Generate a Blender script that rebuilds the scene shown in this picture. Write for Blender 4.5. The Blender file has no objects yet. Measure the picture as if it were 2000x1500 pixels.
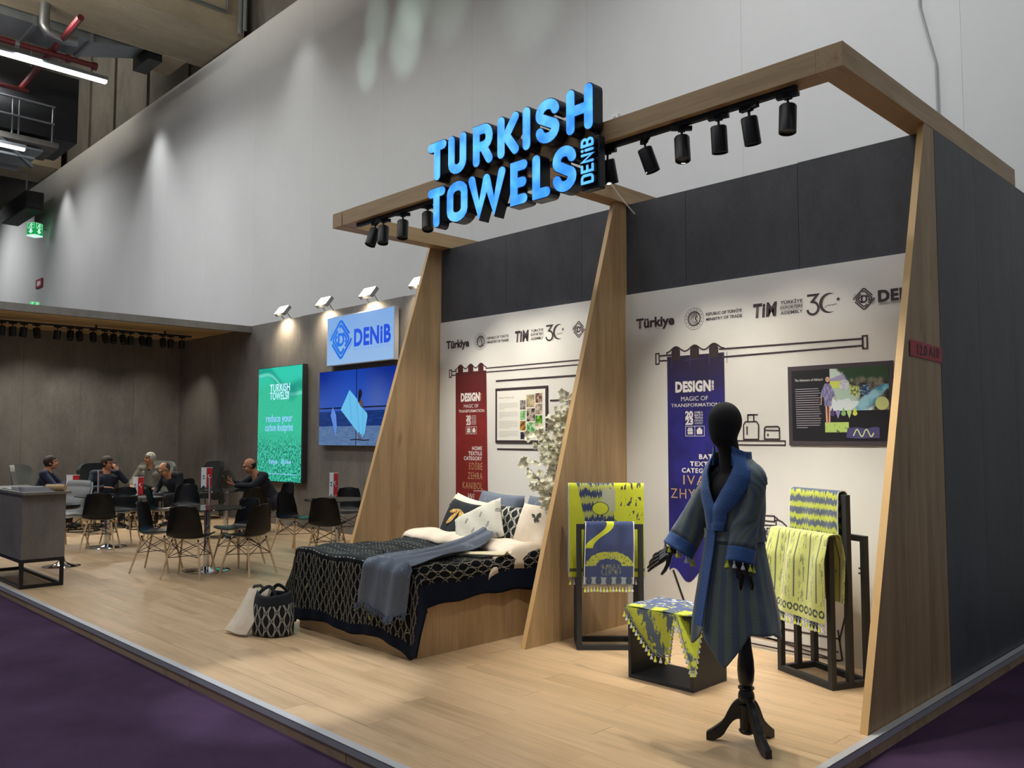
import bpy, math, random
from math import pi, sin, cos, radians, sqrt, atan2
from mathutils import Vector, Matrix, Euler
random.seed(7)
SC = bpy.context.scene
COL = SC.collection

# ------------------------------------------------------------------ camera
cam = bpy.data.cameras.new('camera'); cam_o = bpy.data.objects.new('camera', cam); COL.objects.link(cam_o)
cam.sensor_width = 36.0; cam.lens = 29.684; cam.clip_end = 300
cam_o.location = (1.8922, -2.5024, 1.5683)
cam_o.rotation_euler = (pi/2 + 0.06371, 0, 0.79319)
SC.camera = cam_o
# ------------------------------------------------------------------ world, exposure, hall light
SC.view_settings.view_transform = 'Standard'; SC.view_settings.look = 'None'
SC.view_settings.gamma = 1.0; SC.view_settings.use_curve_mapping = False
SC.view_settings.exposure = 0.95
w = bpy.data.worlds.new('hall_air'); SC.world = w; w.use_nodes = True
w.node_tree.nodes['Background'].inputs[0].default_value = (0.80, 0.86, 1.0, 1)
w.node_tree.nodes['Background'].inputs[1].default_value = 0.09

def light(name, kind, loc, target=None, power=100, color=(1,1,1), size=.1, size_y=None, spot=60, blend=.5, parent=None, rot=None):
    d = bpy.data.lights.new(name, kind); d.energy = power; d.color = color
    if kind == 'AREA':
        d.size = size
        if size_y: d.shape = 'RECTANGLE'; d.size_y = size_y
    else:
        d.shadow_soft_size = size
    if kind == 'SPOT': d.spot_size = radians(spot); d.spot_blend = blend
    o = bpy.data.objects.new(name, d); COL.objects.link(o)
    if parent: o.parent = parent
    o.location = loc
    if target is not None:
        v = Vector(target) - Vector(loc); o.rotation_euler = v.to_track_quat('-Z', 'Y').to_euler()
    elif rot: o.rotation_euler = rot
    return o
# rows of long ceiling fixtures high over the aisle
COOL = (0.95, 0.98, 1.0)
for x, y, p in [(-20, -3, 170), (-11, -3, 130), (-3, -3, 110), (-20, 2.4, 170), (-10, 2.4, 110), (0, 2.4, 110), (8, 1, 34)]:  # rightmost one is a dim fill added for the outer fin and side wall
    light('hall_strip_and_fill', 'AREA', (x, y, 9.6), None, p, COOL, 7.0, .5)
# unseen upward fills added to brighten the concrete roof
for x, y in ((-26, 1), (-15, -1), (-4, 0)):
    light('roof_fill_light', 'AREA', (x, y, 10.2), None, 720, (1, .94, .82), 6.0, .5, rot=(pi, 0, 0))
# wall washers close to the tall hall wall
for x, p in ((-30.5, 150), (-22.3, 170), (-14.3, 60)):
    light('wall_wash_and_fill', 'SPOT', (x, 6.1, 11.3), (x, 6.95, 5.5), p, (.96, .99, 1.0), .15, spot=74, blend=1.0)
for x, z, p in ((-2.0, 4.4, 400), (-13.0, 6.0, 40), (-17.0, 9.0, 170), (-21.5, 6.0, 380), (-27.5, 6.0, 400), (-37.0, 7.0, 520)):  # broad unseen fills added to brighten the tall wall more evenly
    light('wall_wash_and_fill', 'SPOT', (x-1, 2.5, 10.8), (x, 7, z), p, (.97, .99, 1.0), .3, spot=100, blend=1.0)
# unseen narrow spots added to imitate soft reflected patches on the tall wall
for x, z, sp, p in ((-11.9, 9.0, 6.2, 520), (-11.6, 9.8, 6.5, 480), (-10.65, 9.1, 8.5, 620), (-10.4, 9.8, 8.0, 520), (-9.4, 9.5, 10, 260), (-7.3, 8.7, 12, 200)):
    light('added_glint_spot', 'SPOT', (x+.6, 1.2, 2.9), (x, 7, z), p, (.74, 1.0, .90), .02, spot=sp, blend=1.0)
# narrow spot from the hall on the front edge of the stand
light('aisle_spot', 'SPOT', (-2.2, -1.0, 9.5), (-3.0, .36, 0), 1100, (.95, .97, 1.0), .05, spot=11, blend=.5)
# ------------------------------------------------------------------ node helper
def lin(c):
    c = c.lstrip('#'); v = [int(c[i:i+2], 16)/255 for i in (0, 2, 4)]
    return tuple((x/12.92 if x <= .04045 else ((x+.055)/1.055)**2.4) for x in v) + (1.0,)
class V:
    """a scalar or colour socket with arithmetic"""
    def __init__(s, nt, k): s.nt = nt; s.k = k
    def _m(s, op, *a):
        n = s.nt.nodes.new('ShaderNodeMath'); n.operation = op
        for i, x in enumerate((s,) + a):
            if isinstance(x, V): s.nt.links.new(x.k, n.inputs[i])
            else: n.inputs[i].default_value = x
        return V(s.nt, n.outputs[0])
    def __add__(s, o): return s._m('ADD', o)
    def __radd__(s, o): return s._m('ADD', o)
    def __sub__(s, o): return s._m('SUBTRACT', o)
    def __rsub__(s, o): return (s*-1.0) + o
    def __mul__(s, o): return s._m('MULTIPLY', o)
    def __rmul__(s, o): return s._m('MULTIPLY', o)
    def __truediv__(s, o): return s._m('DIVIDE', o)
    def gt(s, o): return s._m('GREATER_THAN', o)
    def lt(s, o): return s._m('LESS_THAN', o)
    def fr(s): return s._m('FRACT')
    def fl(s): return s._m('FLOOR')
    def ab(s): return s._m('ABSOLUTE')
    def sn(s): return s._m('SINE')
    def sq(s): return s._m('POWER', 2.0)
    def rt(s): return s._m('SQRT')
    def mx(s, o): return s._m('MAXIMUM', o)
    def mn(s, o): return s._m('MINIMUM', o)
    def mod(s, o): return s._m('FLOORED_MODULO', o)
    def step(s, a, b):
        n = s.nt.nodes.new('ShaderNodeMapRange'); n.interpolation_type = 'SMOOTHSTEP'
        s.nt.links.new(s.k, n.inputs[0]); n.inputs[1].default_value = a; n.inputs[2].default_value = b
        return V(s.nt, n.outputs[0])
class Mat:
    def __init__(s, name, coord='Object'):
        s.m = bpy.data.materials.new(name); s.m.use_nodes = True; s.nt = s.m.node_tree
        s.b = s.nt.nodes['Principled BSDF']
        tc = s.nt.nodes.new('ShaderNodeTexCoord'); s.vec = tc.outputs[coord]
        sp = s.nt.nodes.new('ShaderNodeSeparateXYZ'); s.nt.links.new(s.vec, sp.inputs[0])
        s.x, s.y, s.z = (V(s.nt, sp.outputs[i]) for i in range(3))
    def comb(s, x, y, z=0.0):
        n = s.nt.nodes.new('ShaderNodeCombineXYZ')
        for i, a in enumerate((x, y, z)):
            if isinstance(a, V): s.nt.links.new(a.k, n.inputs[i])
            else: n.inputs[i].default_value = a
        return n.outputs[0]
    def noise(s, scale, detail=3, stretch=(1,1,1), vec=None, rough=.55, off=0):
        n = s.nt.nodes.new('ShaderNodeTexNoise'); n.inputs['Scale'].default_value = scale
        n.inputs['Detail'].default_value = detail; n.inputs['Roughness'].default_value = rough
        if vec is None: vec = s.vec
        mp = s.nt.nodes.new('ShaderNodeMapping'); mp.inputs['Scale'].default_value = stretch
        mp.inputs['Location'].default_value = (off, off*1.7, off*.6)
        s.nt.links.new(vec, mp.inputs[0]); s.nt.links.new(mp.outputs[0], n.inputs['Vector'])
        return V(s.nt, n.outputs['Fac'])
    def rnd(s):
        n = s.nt.nodes.new('ShaderNodeObjectInfo'); return V(s.nt, n.outputs['Random'])
    def col(s, c):
        n = s.nt.nodes.new('ShaderNodeRGB'); n.outputs[0].default_value = lin(c) if isinstance(c, str) else c
        return V(s.nt, n.outputs[0])
    def mix(s, f, a, b):
        n = s.nt.nodes.new('ShaderNodeMix'); n.data_type = 'RGBA'
        for i, x in ((0, f), (6, a), (7, b)):
            if isinstance(x, str): n.inputs[i].default_value = lin(x)
            elif isinstance(x, V): s.nt.links.new(x.k, n.inputs[i])
            else: n.inputs[i].default_value = x
        return V(s.nt, n.outputs[2])
    def out(s, c, rough=.5, metal=0, bump=None, bs=.2, emit=None, es=1.0, spec=None, coat=0, sheen=0):
        def put(k, x):
            if isinstance(x, str): s.b.inputs[k].default_value = lin(x)
            elif isinstance(x, V): s.nt.links.new(x.k, s.b.inputs[k])
            else: s.b.inputs[k].default_value = x
        put('Base Color', c); put('Roughness', rough); put('Metallic', metal)
        if spec is not None: put('Specular IOR Level', spec)
        if coat: put('Coat Weight', coat)
        if sheen: put('Sheen Weight', sheen)
        if emit is not None: put('Emission Color', emit); put('Emission Strength', es*.47)
        if bump is not None:
            n = s.nt.nodes.new('ShaderNodeBump'); n.inputs['Strength'].default_value = bs; n.inputs['Distance'].default_value = .01
            s.nt.links.new(bump.k, n.inputs['Height']); s.nt.links.new(n.outputs[0], s.b.inputs['Normal'])
        return s.m
_flat = {}
def flat(name, c, rough=.6, metal=0, emit=0, sp=None, ns=0):
    if name in _flat: return _flat[name]
    M = Mat(name)
    cc = c
    if ns:
        cc = M.mix(M.noise(ns, 3), lin(c), tuple(v*.72 for v in lin(c)[:3]) + (1,))
    _flat[name] = M.out(cc, rough, metal, emit=c if emit else None, es=emit, spec=sp); return _flat[name]
def wood(name, light_c, dark_c, axis='z', sc=1.0, rough=.45, vary=.25, coord='Object'):
    M = Mat(name, coord)
    st = {'x': (.5, 7, 7), 'y': (7, .5, 7), 'z': (7, 7, .5)}[axis]
    r_ = M.rnd(); vv = M.comb(M.x + r_*37.0, M.y + r_*91.0, M.z + r_*53.0)
    big = M.noise(1.3*sc, 4, st, vec=vv, off=3)
    fine = M.noise(9*sc, 4, tuple(a if a > 1 else .35 for a in st), vec=vv, off=9)
    knot = M.noise(2.2*sc, 2, {'x': (1.0, 3.2, 3.2), 'y': (3.2, 1, 3.2), 'z': (3.2, 3.2, 1.0)}[axis], vec=vv, off=21).step(.66, .78)
    f = (big*.75 + fine*.45 - .1 + (M.rnd() - .5)*vary)
    c = M.mix(f.step(.25, .85), light_c, dark_c)
    d = tuple(v*.55 for v in lin(dark_c)[:3]) + (1,)
    c = M.mix(knot*.55, c, d)
    return M.out(c, M.noise(3, 2)*.2 + (rough - .1), bump=fine, bs=.06)
def concrete(name, a, b, stretch=(1,1,1), rough=.6, sc=1.0, bs=.08):
    M = Mat(name)
    n1 = M.noise(1.5*sc, 6, stretch, rough=.62); n2 = M.noise(6*sc, 5, stretch, off=5, rough=.7); n3 = M.noise(45*sc, 3, stretch, off=8)
    f = n1*.55 + n2*.35 + n3*.2 + (M.rnd() - .5)*.08
    return M.out(M.mix(f.step(.32, .78), a, b), rough, bump=n3, bs=bs)

# ------------------------------------------------------------------ mesh builder
class MB:
    def __init__(s): s.v = []; s.f = []; s.uv = []; s.mi = []; s.T = Matrix.Identity(4); s.cur = 0
    def add(s, vs, fs, uvs=None):
        b = len(s.v); T = s.T
        s.v += [tuple(T @ Vector(p)) for p in vs]
        for k, f in enumerate(fs):
            s.f.append([b+i for i in f]); s.mi.append(s.cur)
            s.uv.append([uvs[i] for i in f] if uvs else [(0, 0)]*len(f))
        return s
    def box(s, x0, x1, y0, y1, z0, z1):
        v = [(x0,y0,z0),(x1,y0,z0),(x1,y1,z0),(x0,y1,z0),(x0,y0,z1),(x1,y0,z1),(x1,y1,z1),(x0,y1,z1)]
        return s.add(v, [(0,3,2,1),(4,5,6,7),(0,1,5,4),(1,2,6,5),(2,3,7,6),(3,0,4,7)])
    def bar(s, a, b, w, h=None, up=(0,0,1)):
        a, b = Vector(a), Vector(b); h = h or w; d = (b-a).normalized(); u = Vector(up)
        if abs(d.dot(u)) > .95: u = Vector((0, 1, 0))
        r = d.cross(u).normalized(); u = r.cross(d)
        v = [p + r*sx*w/2 + u*sz*h/2 for p in (a, b) for sx, sz in ((-1,-1),(1,-1),(1,1),(-1,1))]
        return s.add(v, [(0,1,2,3),(7,6,5,4),(0,4,5,1),(1,5,6,2),(2,6,7,3),(3,7,4,0)])
    def prism(s, pts, n, cap=True):
        """pts: 3-D outline, n: extrusion vector"""
        n = Vector(n); k = len(pts); v = [Vector(p) for p in pts] + [Vector(p)+n for p in pts]
        f = [(i, (i+1) % k, k+(i+1) % k, k+i) for i in range(k)]
        if cap: f += [tuple(range(k-1, -1, -1)), tuple(range(k, 2*k))]
        return s.add(v, f)
    def tube(s, pts, r, n=8, cap=True, squash=1.0):
        pts = [Vector(p) for p in pts]; R = r if isinstance(r, (list, tuple)) else [r]*len(pts)
        vs = []; prev = None
        for i, p in enumerate(pts):
            d = (pts[min(i+1, len(pts)-1)] - pts[max(i-1, 0)]).normalized()
            if prev is None:
                u = Vector((0,0,1)) if abs(d.z) < .9 else Vector((1,0,0))
            else: u = prev
            a = d.cross(u).normalized(); u = a.cross(d).normalized(); prev = u
            vs += [p + (a*cos(2*pi*k/n) + u*sin(2*pi*k/n)*squash)*R[i] for k in range(n)]
        fs = [(i*n+k, i*n+(k+1) % n, (i+1)*n+(k+1) % n, (i+1)*n+k) for i in range(len(pts)-1) for k in range(n)]
        if cap: fs += [tuple(range(n-1, -1, -1)), tuple((len(pts)-1)*n+k for k in range(n))]
        return s.add(vs, fs)
    def lathe(s, prof, n=20, c=(0,0,0), cap=True, sx=1, sy=1):
        vs = [(c[0]+r*cos(2*pi*k/n)*sx, c[1]+r*sin(2*pi*k/n)*sy, c[2]+z) for r, z in prof for k in range(n)]
        fs = [(i*n+k, i*n+(k+1) % n, (i+1)*n+(k+1) % n, (i+1)*n+k) for i in range(len(prof)-1) for k in range(n)]
        if cap: fs += [tuple(range(n-1, -1, -1)), tuple((len(prof)-1)*n+k for k in range(n))]
        return s.add(vs, fs)
    def grid(s, nu, nv, fn, wrap=False):
        m = nu if wrap else nu+1
        vs = [fn(i/nu, j/nv) for j in range(nv+1) for i in range(m)]
        uv = [(i/nu, j/nv) for j in range(nv+1) for i in range(m)]
        fs = []
        for j in range(nv):
            for i in range(nu):
                a, b = j*m+i, j*m+(i+1) % m
                fs.append((a, b, b+m, a+m))
        return s.add(vs, fs, uv)
    def sheet(s, nu, nv, fn, t):
        """a grid given thickness t along its normals"""
        P = [[Vector(fn(i/nu, j/nv)) for i in range(nu+1)] for j in range(nv+1)]
        def nrm(i, j):
            a = P[j][min(i+1, nu)] - P[j][max(i-1, 0)]; b = P[min(j+1, nv)][i] - P[max(j-1, 0)][i]
            return a.cross(b).normalized()
        W = nu+1; vs = []; uv = []
        for sg in (0, 1):
            for j in range(nv+1):
                for i in range(W):
                    vs.append(P[j][i] + nrm(i, j)*(t if sg else 0)); uv.append((i/nu, j/nv))
        o = W*(nv+1); fs = []
        for j in range(nv):
            for i in range(nu):
                a = j*W+i; fs.append((a+W, a+W+1, a+1, a)); fs.append((o+a, o+a+1, o+a+W+1, o+a+W))
        for i in range(nu):
            fs.append((i, i+1, o+i+1, o+i)); a = nv*W+i; fs.append((a+1, a, o+a, o+a+1))
        for j in range(nv):
            a = j*W; fs.append((a+W, a, o+a, o+a+W)); a = j*W+nu; fs.append((a, a+W, o+a+W, o+a))
        return s.add(vs, fs, uv)
    def ball(s, c, r, n=12, m=8, sc=(1,1,1)):
        return s.add([(c[0]+max(r*sc[0]*sin(pi*j/m), 1e-4)*cos(2*pi*k/n), c[1]+max(r*sc[1]*sin(pi*j/m), 1e-4)*sin(2*pi*k/n), c[2]-r*sc[2]*cos(pi*j/m)) for j in range(m+1) for k in range(n)],
            [(j*n+k, j*n+(k+1) % n, (j+1)*n+(k+1) % n, (j+1)*n+k) for j in range(m) for k in range(n)])
    def capsule(s, a, b, ra, rb, n=12):
        """closed tapered limb segment for remeshing"""
        a, b = Vector(a), Vector(b); d = b-a; L = d.length
        if L < 1e-6: return s.ball(a, ra, n, 8)
        d /= L; pts = []; rr = []
        for k in range(5):
            t = pi/2*(1-k/4); pts.append(a - d*ra*sin(t)); rr.append(max(.0015, ra*cos(t)))
        for k in range(5):
            t = pi/2*k/4; pts.append(b + d*rb*sin(t)); rr.append(max(.0015, rb*cos(t)))
        return s.tube(pts, rr, n)
    def build(s, name, mat, parent=None, smooth=False, bevel=0, ang=40, mods=None):
        me = bpy.data.meshes.new(name); me.from_pydata(s.v, [], s.f)
        uvl = me.uv_layers.new(name='UVMap'); i = 0
        flatuv = [c for f in s.uv for uvp in f for c in uvp]
        if len(flatuv) == len(uvl.data)*2: uvl.data.foreach_set('uv', flatuv)
        for m in (mat if isinstance(mat, (list, tuple)) else [mat]): me.materials.append(m)
        if any(s.mi): me.polygons.foreach_set('material_index', s.mi)
        if smooth:
            me.polygons.foreach_set('use_smooth', [True]*len(me.polygons)); me.update()
            me.set_sharp_from_angle(angle=radians(ang))
        o = bpy.data.objects.new(name, me); COL.objects.link(o)
        if parent: o.parent = parent
        if bevel:
            b = o.modifiers.new('bevel', 'BEVEL'); b.width = bevel; b.segments = 2; b.limit_method = 'ANGLE'; b.angle_limit = radians(50)
        return o
def tag(o, label=None, cat=None, group=None, kind=None):
    if label: o['label'] = label
    if cat: o['category'] = cat
    if group: o['group'] = group
    if kind: o['kind'] = kind
    return o
def thing(name, label, cat, loc=(0,0,0), rz=0, group=None):
    o = bpy.data.objects.new(name, None); COL.objects.link(o); o.empty_display_size = .1
    o.location = loc; o.rotation_euler = (0, 0, rz); return tag(o, label, cat, group)
def struct(o): o['kind'] = 'structure'; return o
def dup(root, loc, rz, label=None, group=None, skip=()):
    r = root.copy(); COL.objects.link(r); r.location = loc; r.rotation_euler = (0, 0, rz)
    if label: r['label'] = label
    if group: r['group'] = group
    for ch in root.children:
        c = ch.copy(); COL.objects.link(c); c.parent = r
        for g in ch.children:
            d = g.copy(); COL.objects.link(d); d.parent = c
    return r
REM = []
def remesh(o, voxel, smooth=4):
    m = o.modifiers.new('r', 'REMESH'); m.mode = 'VOXEL'; m.voxel_size = voxel; m.use_smooth_shade = True
    if smooth:
        q = o.modifiers.new('s', 'SMOOTH'); q.iterations = smooth; q.factor = .5
    REM.append(o); return o
def bake_remeshed():
    bpy.context.view_layer.update(); dg = bpy.context.evaluated_depsgraph_get()
    new = [(o, bpy.data.meshes.new_from_object(o.evaluated_get(dg))) for o in REM]
    for o, me in new:
        o.modifiers.clear(); me.name = o.data.name; o.data = me
        me.polygons.foreach_set('use_smooth', [True]*len(me.polygons))
    REM.clear()
# ---- lettering: flat print built from the built-in font, lies in local x-z plane facing -y
def text(body, x, z, h, width=None, mat=None, parent=None, y=0.0, bold=0.0, align='l', rot=None, name='lettering', depth=0.0, shear=0.0, spacing=1.0):
    c = bpy.data.curves.new(name, 'FONT'); c.body = body; c.offset = bold; c.resolution_u = 3; c.shear = shear; c.space_character = spacing
    if depth: c.extrude = depth
    t = bpy.data.objects.new(name, c); COL.objects.link(t)
    dgx = bpy.context.evaluated_depsgraph_get()
    me = bpy.data.meshes.new_from_object(t.evaluated_get(dgx)); bpy.data.objects.remove(t); bpy.data.curves.remove(c)
    xs = [v.co.x for v in me.vertices]; x0, x1 = min(xs), max(xs)
    sy = h/.69; sx = (width/(x1-x0)) if width else sy
    off = {'l': x0, 'c': (x0+x1)/2, 'r': x1}[align]
    for v in me.vertices:
        p = v.co.copy(); v.co = (0, 0, 0)
        q = Vector(((p.x-off)*sx, -p.z, p.y*sy))
        if rot: q = Matrix.Rotation(rot, 3, 'Y') @ q
        v.co = Vector((x + q.x, y + q.y, z + q.z))
    me.materials.append(mat); me.name = name
    o = bpy.data.objects.new(name, me); COL.objects.link(o)
    if parent: o.parent = parent
    return o
class Ink(MB):
    """flat print: ribbons and filled shapes in the x-z plane at height y"""
    def __init__(s, y=0): super().__init__(); s.Y = y
    def line(s, pts, w, closed=False):
        P = [Vector(p) for p in pts]; n = len(P)
        L, R = [], []
        for i in range(n):
            if closed: a, b = P[i-1], P[(i+1) % n]
            else: a, b = P[max(i-1, 0)], P[min(i+1, n-1)]
            d1 = (P[i]-a); d2 = (b-P[i])
            d1 = d1.normalized() if d1.length > 1e-9 else d2.normalized(); d2 = d2.normalized() if d2.length > 1e-9 else d1
            d = (d1+d2); d = d.normalized() if d.length > 1e-6 else d1
            nn = Vector((-d.y, d.x)); k = w/2/max(.4, abs(nn.dot(Vector((-d1.y, d1.x)))))
            L.append(P[i]+nn*k); R.append(P[i]-nn*k)
        vs = [(p.x, s.Y, p.y) for p in L] + [(p.x, s.Y, p.y) for p in R]
        m = n if closed else n-1
        return s.add(vs, [(i, n+i, n+(i+1) % n, (i+1) % n) for i in range(m)])
    def poly(s, pts):
        return s.add([(p[0], s.Y, p[1]) for p in pts], [tuple(range(len(pts)))])
    def rect(s, x0, z0, x1, z1): return s.poly([(x0,z0),(x1,z0),(x1,z1),(x0,z1)])
    def frame(s, x0, z0, x1, z1, w): return s.line([(x0,z0),(x1,z0),(x1,z1),(x0,z1)], w, True)
    def arc(s, c, r, a0, a1, w, n=24, ry=None):
        ry = ry or r
        return s.line([(c[0]+r*cos(a0+(a1-a0)*k/n), c[1]+ry*sin(a0+(a1-a0)*k/n)) for k in range(n+1)], w)
    def disc(s, c, r, n=20, ry=None):
        ry = ry or r
        return s.poly([(c[0]+r*cos(2*pi*k/n), c[1]+ry*sin(2*pi*k/n)) for k in range(n)])
    def star(s, c, r, rot=.3):
        return s.poly([(c[0]+(r if k % 2 == 0 else r*.42)*cos(rot+k*pi/5), c[1]+(r if k % 2 == 0 else r*.42)*sin(rot+k*pi/5)) for k in range(10)])
    def crescent(s, c, r, off, r2, rot=0, n=20):
        """lune: disc of radius r minus a disc of radius r2 shifted by off"""
        a = math.acos(max(-1, min(1, (off*off + r*r - r2*r2)/(2*off*r))))
        b = math.acos(max(-1, min(1, (r*cos(a) - off)/r2)))
        C, S = cos(rot), sin(rot); vs = []
        for ang, rad, ox in ((a, r, 0), (b, r2, off)):
            for k in range(n+1):
                t = ang + (2*pi-2*ang)*k/n; px, pz = ox+rad*cos(t), rad*sin(t)
                vs.append((c[0]+px*C-pz*S, s.Y, c[1]+px*S+pz*C))
        return s.add(vs, [(i, i+1, n+2+i, n+1+i) for i in range(n)])

# ================================================================== SETTING
H = 3.6; D = 3.31; DL = 5.344; XL = -16.57; HB = .14
m_carpet = (lambda M: M.out(M.mix((M.noise(1.2, 4)*.7 + M.noise(160, 2)*.5).step(.35, .85), '#302136', '#4d3954'), .95, bump=M.noise(220, 2), bs=.5, spec=.1))(Mat('purple_carpet'))
m_oak = wood('oak_laminate', '#b99c73', '#8e734e', 'z', 1.0)
m_oakx = wood('oak_laminate_long', '#b99c73', '#8e734e', 'x', 1.0)
m_oaky = wood('oak_laminate_deep', '#b99c73', '#8e734e', 'y', 1.0)
m_edge = flat('pale_edge_band', '#d8b27a', .5)
m_plank = wood('floor_laminate', '#cbad88', '#a08664', 'x', .8, .36, .07)
m_plinth = wood('plinth_board', '#b49a7c', '#8c7358', 'x', 1, .6)
m_alu = flat('aluminium_strip', '#b9bcc0', .45, .35)
m_conc = concrete('grey_concrete_laminate', '#5e5b57', '#827d76', (1, 1, .45), .55)
m_concd = concrete('dark_concrete_laminate', '#313338', '#4b4c51', (1, 1, .45), .55)
m_concs = concrete('side_concrete_laminate', '#383d40', '#52575a', (1, 1, .35), .5)
m_white = concrete('painted_hall_wall', '#c6c6c4', '#cdcdcb', (.3, .3, .3), .75, .5, .02)
m_rawc = concrete('raw_concrete', '#4f4d48', '#6f6b63', (1, 1, .5), .85, .6, .3)
m_beamc = concrete('beam_concrete', '#857b68', '#a89b84', (1, .4, 1), .85, .6, .3)
m_black = flat('black_metal', '#17181a', .45, .2)
m_blackm = flat('matt_black', '#1b1c1e', .7)
m_galv = flat('galvanised_sheet', '#8a9094', .45, .7, ns=3)
m_chrome = flat('chrome', '#d8dadd', .08, 1)
m_ink = flat('print_ink', '#3a2c30', .6)
m_inkg = flat('print_ink_light', '#6f6a6a', .6)
m_whitep = flat('white_print', '#ecebe6', .6)

b = MB(); b.box(-45, 14, -16, 7, -.14, -.094); tag(b.build('floor', m_carpet), kind='structure')
# tall white hall wall made of wide boards, raw concrete above it
hw = thing('wall_hall', None, None, (0, 7, 0)); struct(hw)
x = -45.0; hp = []
while x < 13:
    q = MB(); q.box(0, 2.588, 0, .25, -.1, 11.42)
    if not hp: hp.append(q.build('wall_board', m_white, hw)); hp[0].location = (x, 0, 0)
    else:
        o = hp[0].copy(); COL.objects.link(o); o.location = (x, 0, 0)
    x += 2.59
b = MB(); b.box(-45, 13, 7.35, 7.8, 0, 17); tag(b.build('wall_concrete', m_rawc), kind='structure')
b = MB()
for x in (-33, -29.6, -27.2, -24.4, -21.4): b.box(x, x+.35, 7.27, 7.36, 11.3, 16.9)
tag(b.build('trim_concrete_ribs', m_rawc), kind='structure')
b = MB(); b.box(-45, 13, -16, 7.8, 16.9, 17.2); tag(b.build('ceiling', m_rawc), kind='structure')
b = MB(); b.box(-45.2, -45, -16, 7.8, -.1, 17); tag(b.build('wall_far', m_rawc), kind='structure')

# platform: base, plinth boards, edge strips, floor planks
pf = bpy.data.objects.new('floor_platform', None); COL.objects.link(pf); struct(pf)
b = MB(); b.box(XL-.1, -.02, .02, 5.9, -.094, -.012); b.build('platform_base', m_blackm, pf)
for i in range(9):
    b = MB(); x0 = -1.86*(i+1); b.box(x0+.003, x0+1.857, 0, .02, -.094, -.036); b.build('plinth_board', m_plinth, pf)
for i in range(3):
    b = MB(); b.box(-.02, 0, .003+i*1.96, 1.957+i*1.96, -.094, -.036); b.build('plinth_board', m_plinth, pf)
b = MB(); b.box(-16.7, 0, -.006, .045, -.002, .004); b.box(-16.7, 0, -.006, .0, -.036, .0); b.build('edge_strip', m_alu, pf)
b = MB(); b.box(-.035, .006, .045, 5.9, -.002, .004); b.box(0, .006, -.006, 5.9, -.036, .0); b.build('edge_strip', m_alu, pf)
PL, PW = 1.285, .193
pm = None; rest = MB(); cells = []
for r in range(28):
    off = (r*.437) % 1.0
    for k in range(-1, 15):
        x1 = -.03 - (k - off)*PL; x0 = x1-PL
        x1 = min(x1, -.036); x0 = max(x0, XL)
        y0 = .046+r*PW; y1 = min(y0+PW, DL)
        if x1-x0 < .06 or y1-y0 < .03: continue
        if x0 > -5.0 and y0 > D: continue
        cells.append((x0, x1, y0, y1))
cells.sort(key=lambda c: ((c[0]+c[1])/2-1.9)**2 + (c[2]+2.5)**2)
for i, (x0, x1, y0, y1) in enumerate(cells):
    dz = random.uniform(-.0006, .0006)
    if i < 285:
        if abs(x1-x0-PL) < 1e-6 and abs(y1-y0-PW) < 1e-6 and pm:
            o = pm.copy(); COL.objects.link(o); o.location = (x0, y0, dz)
        else:
            q = MB(); q.T = Matrix.Translation((0, 0, 0)); q.box(.0004, x1-x0-.0004, .0004, y1-y0-.0004, -.012, 0)
            o = q.build('floor_plank', m_plank, pf); o.location = (x0, y0, dz)
            if abs(x1-x0-PL) < 1e-6 and abs(y1-y0-PW) < 1e-6: pm = o
    else: rest.box(x0+.0008, x1-.0008, y0+.0008, y1-.0008, -.012, dz)
tag(rest.build('floor_planks_far', m_plank, pf), kind='stuff')

# concrete-look wall panels
def panel_wall(name, segs, along, fixed, thick, z1, mat, z0=0.0):
    """segs: breakpoints along the wall; each board its own panel"""
    r = bpy.data.objects.new(name, None); COL.objects.link(r); struct(r)
    for a, c in zip(segs[:-1], segs[1:]):
        q = MB(); g = .0015
        if along == 'x': q.box(a+g, c-g, fixed, fixed+thick, z0, z1 + random.uniform(-.004, .004))
        else: q.box(fixed, fixed+thick, a+g, c-g, z0, z1 + random.uniform(-.004, .004))
        q.build('wall_panel', mat, r)
    return r
panel_wall('wall_back', [XL]+[XL+1.02*i for i in range(1, 12)]+[-4.9], 'x', DL, .08, 3.74, m_conc)
panel_wall('wall_left', [-4.12+1.06*i for i in range(0, 10)], 'y', XL-.08, .08, 3.72, m_conc)
panel_wall('wall_bay', [-5.13, -4.1, -3.1, -2.61, -1.98, -1.0, -.045], 'x', D, .05, H, m_concd)
panel_wall('wall_side', [3.302, 4.09, 4.94, 5.9], 'y', -.09, .05, H, m_concs)
panel_wall('wall_store', [D+.05, 4.3, 5.3], 'y', -5.07, .05, H, m_conc)

# ------------------------------------------------------------------ tapered oak fins
def fin(x, label):
    t = .042; q = MB()
    out = [(x-t, 2.035, 0), (x-t, 3.303, 0), (x-t, 3.303, H), (x-t, 3.145, H)]
    q.prism([(p[0]+.0, p[1], p[2]) for p in out], (t, 0, 0))
    o = q.build('oak_fin', m_oak, None, bevel=.001)
    tag(o, label, 'partition', 'tapered oak fins of the display bays')
    e = MB(); e.bar((x-t/2, 2.034, 0), (x-t/2, 3.144, H), t, .003, up=(0, -1, .3)); e.build('edge_band', m_edge, o)
    return o
fin(-.042, 'tapered oak fin at the outer corner carrying the red stand number tag')
fin(-2.582, 'tapered oak fin between the bed and the towel stands')
fin(-5.09, 'tapered oak fin beside the bed on its lounge side')
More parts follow.
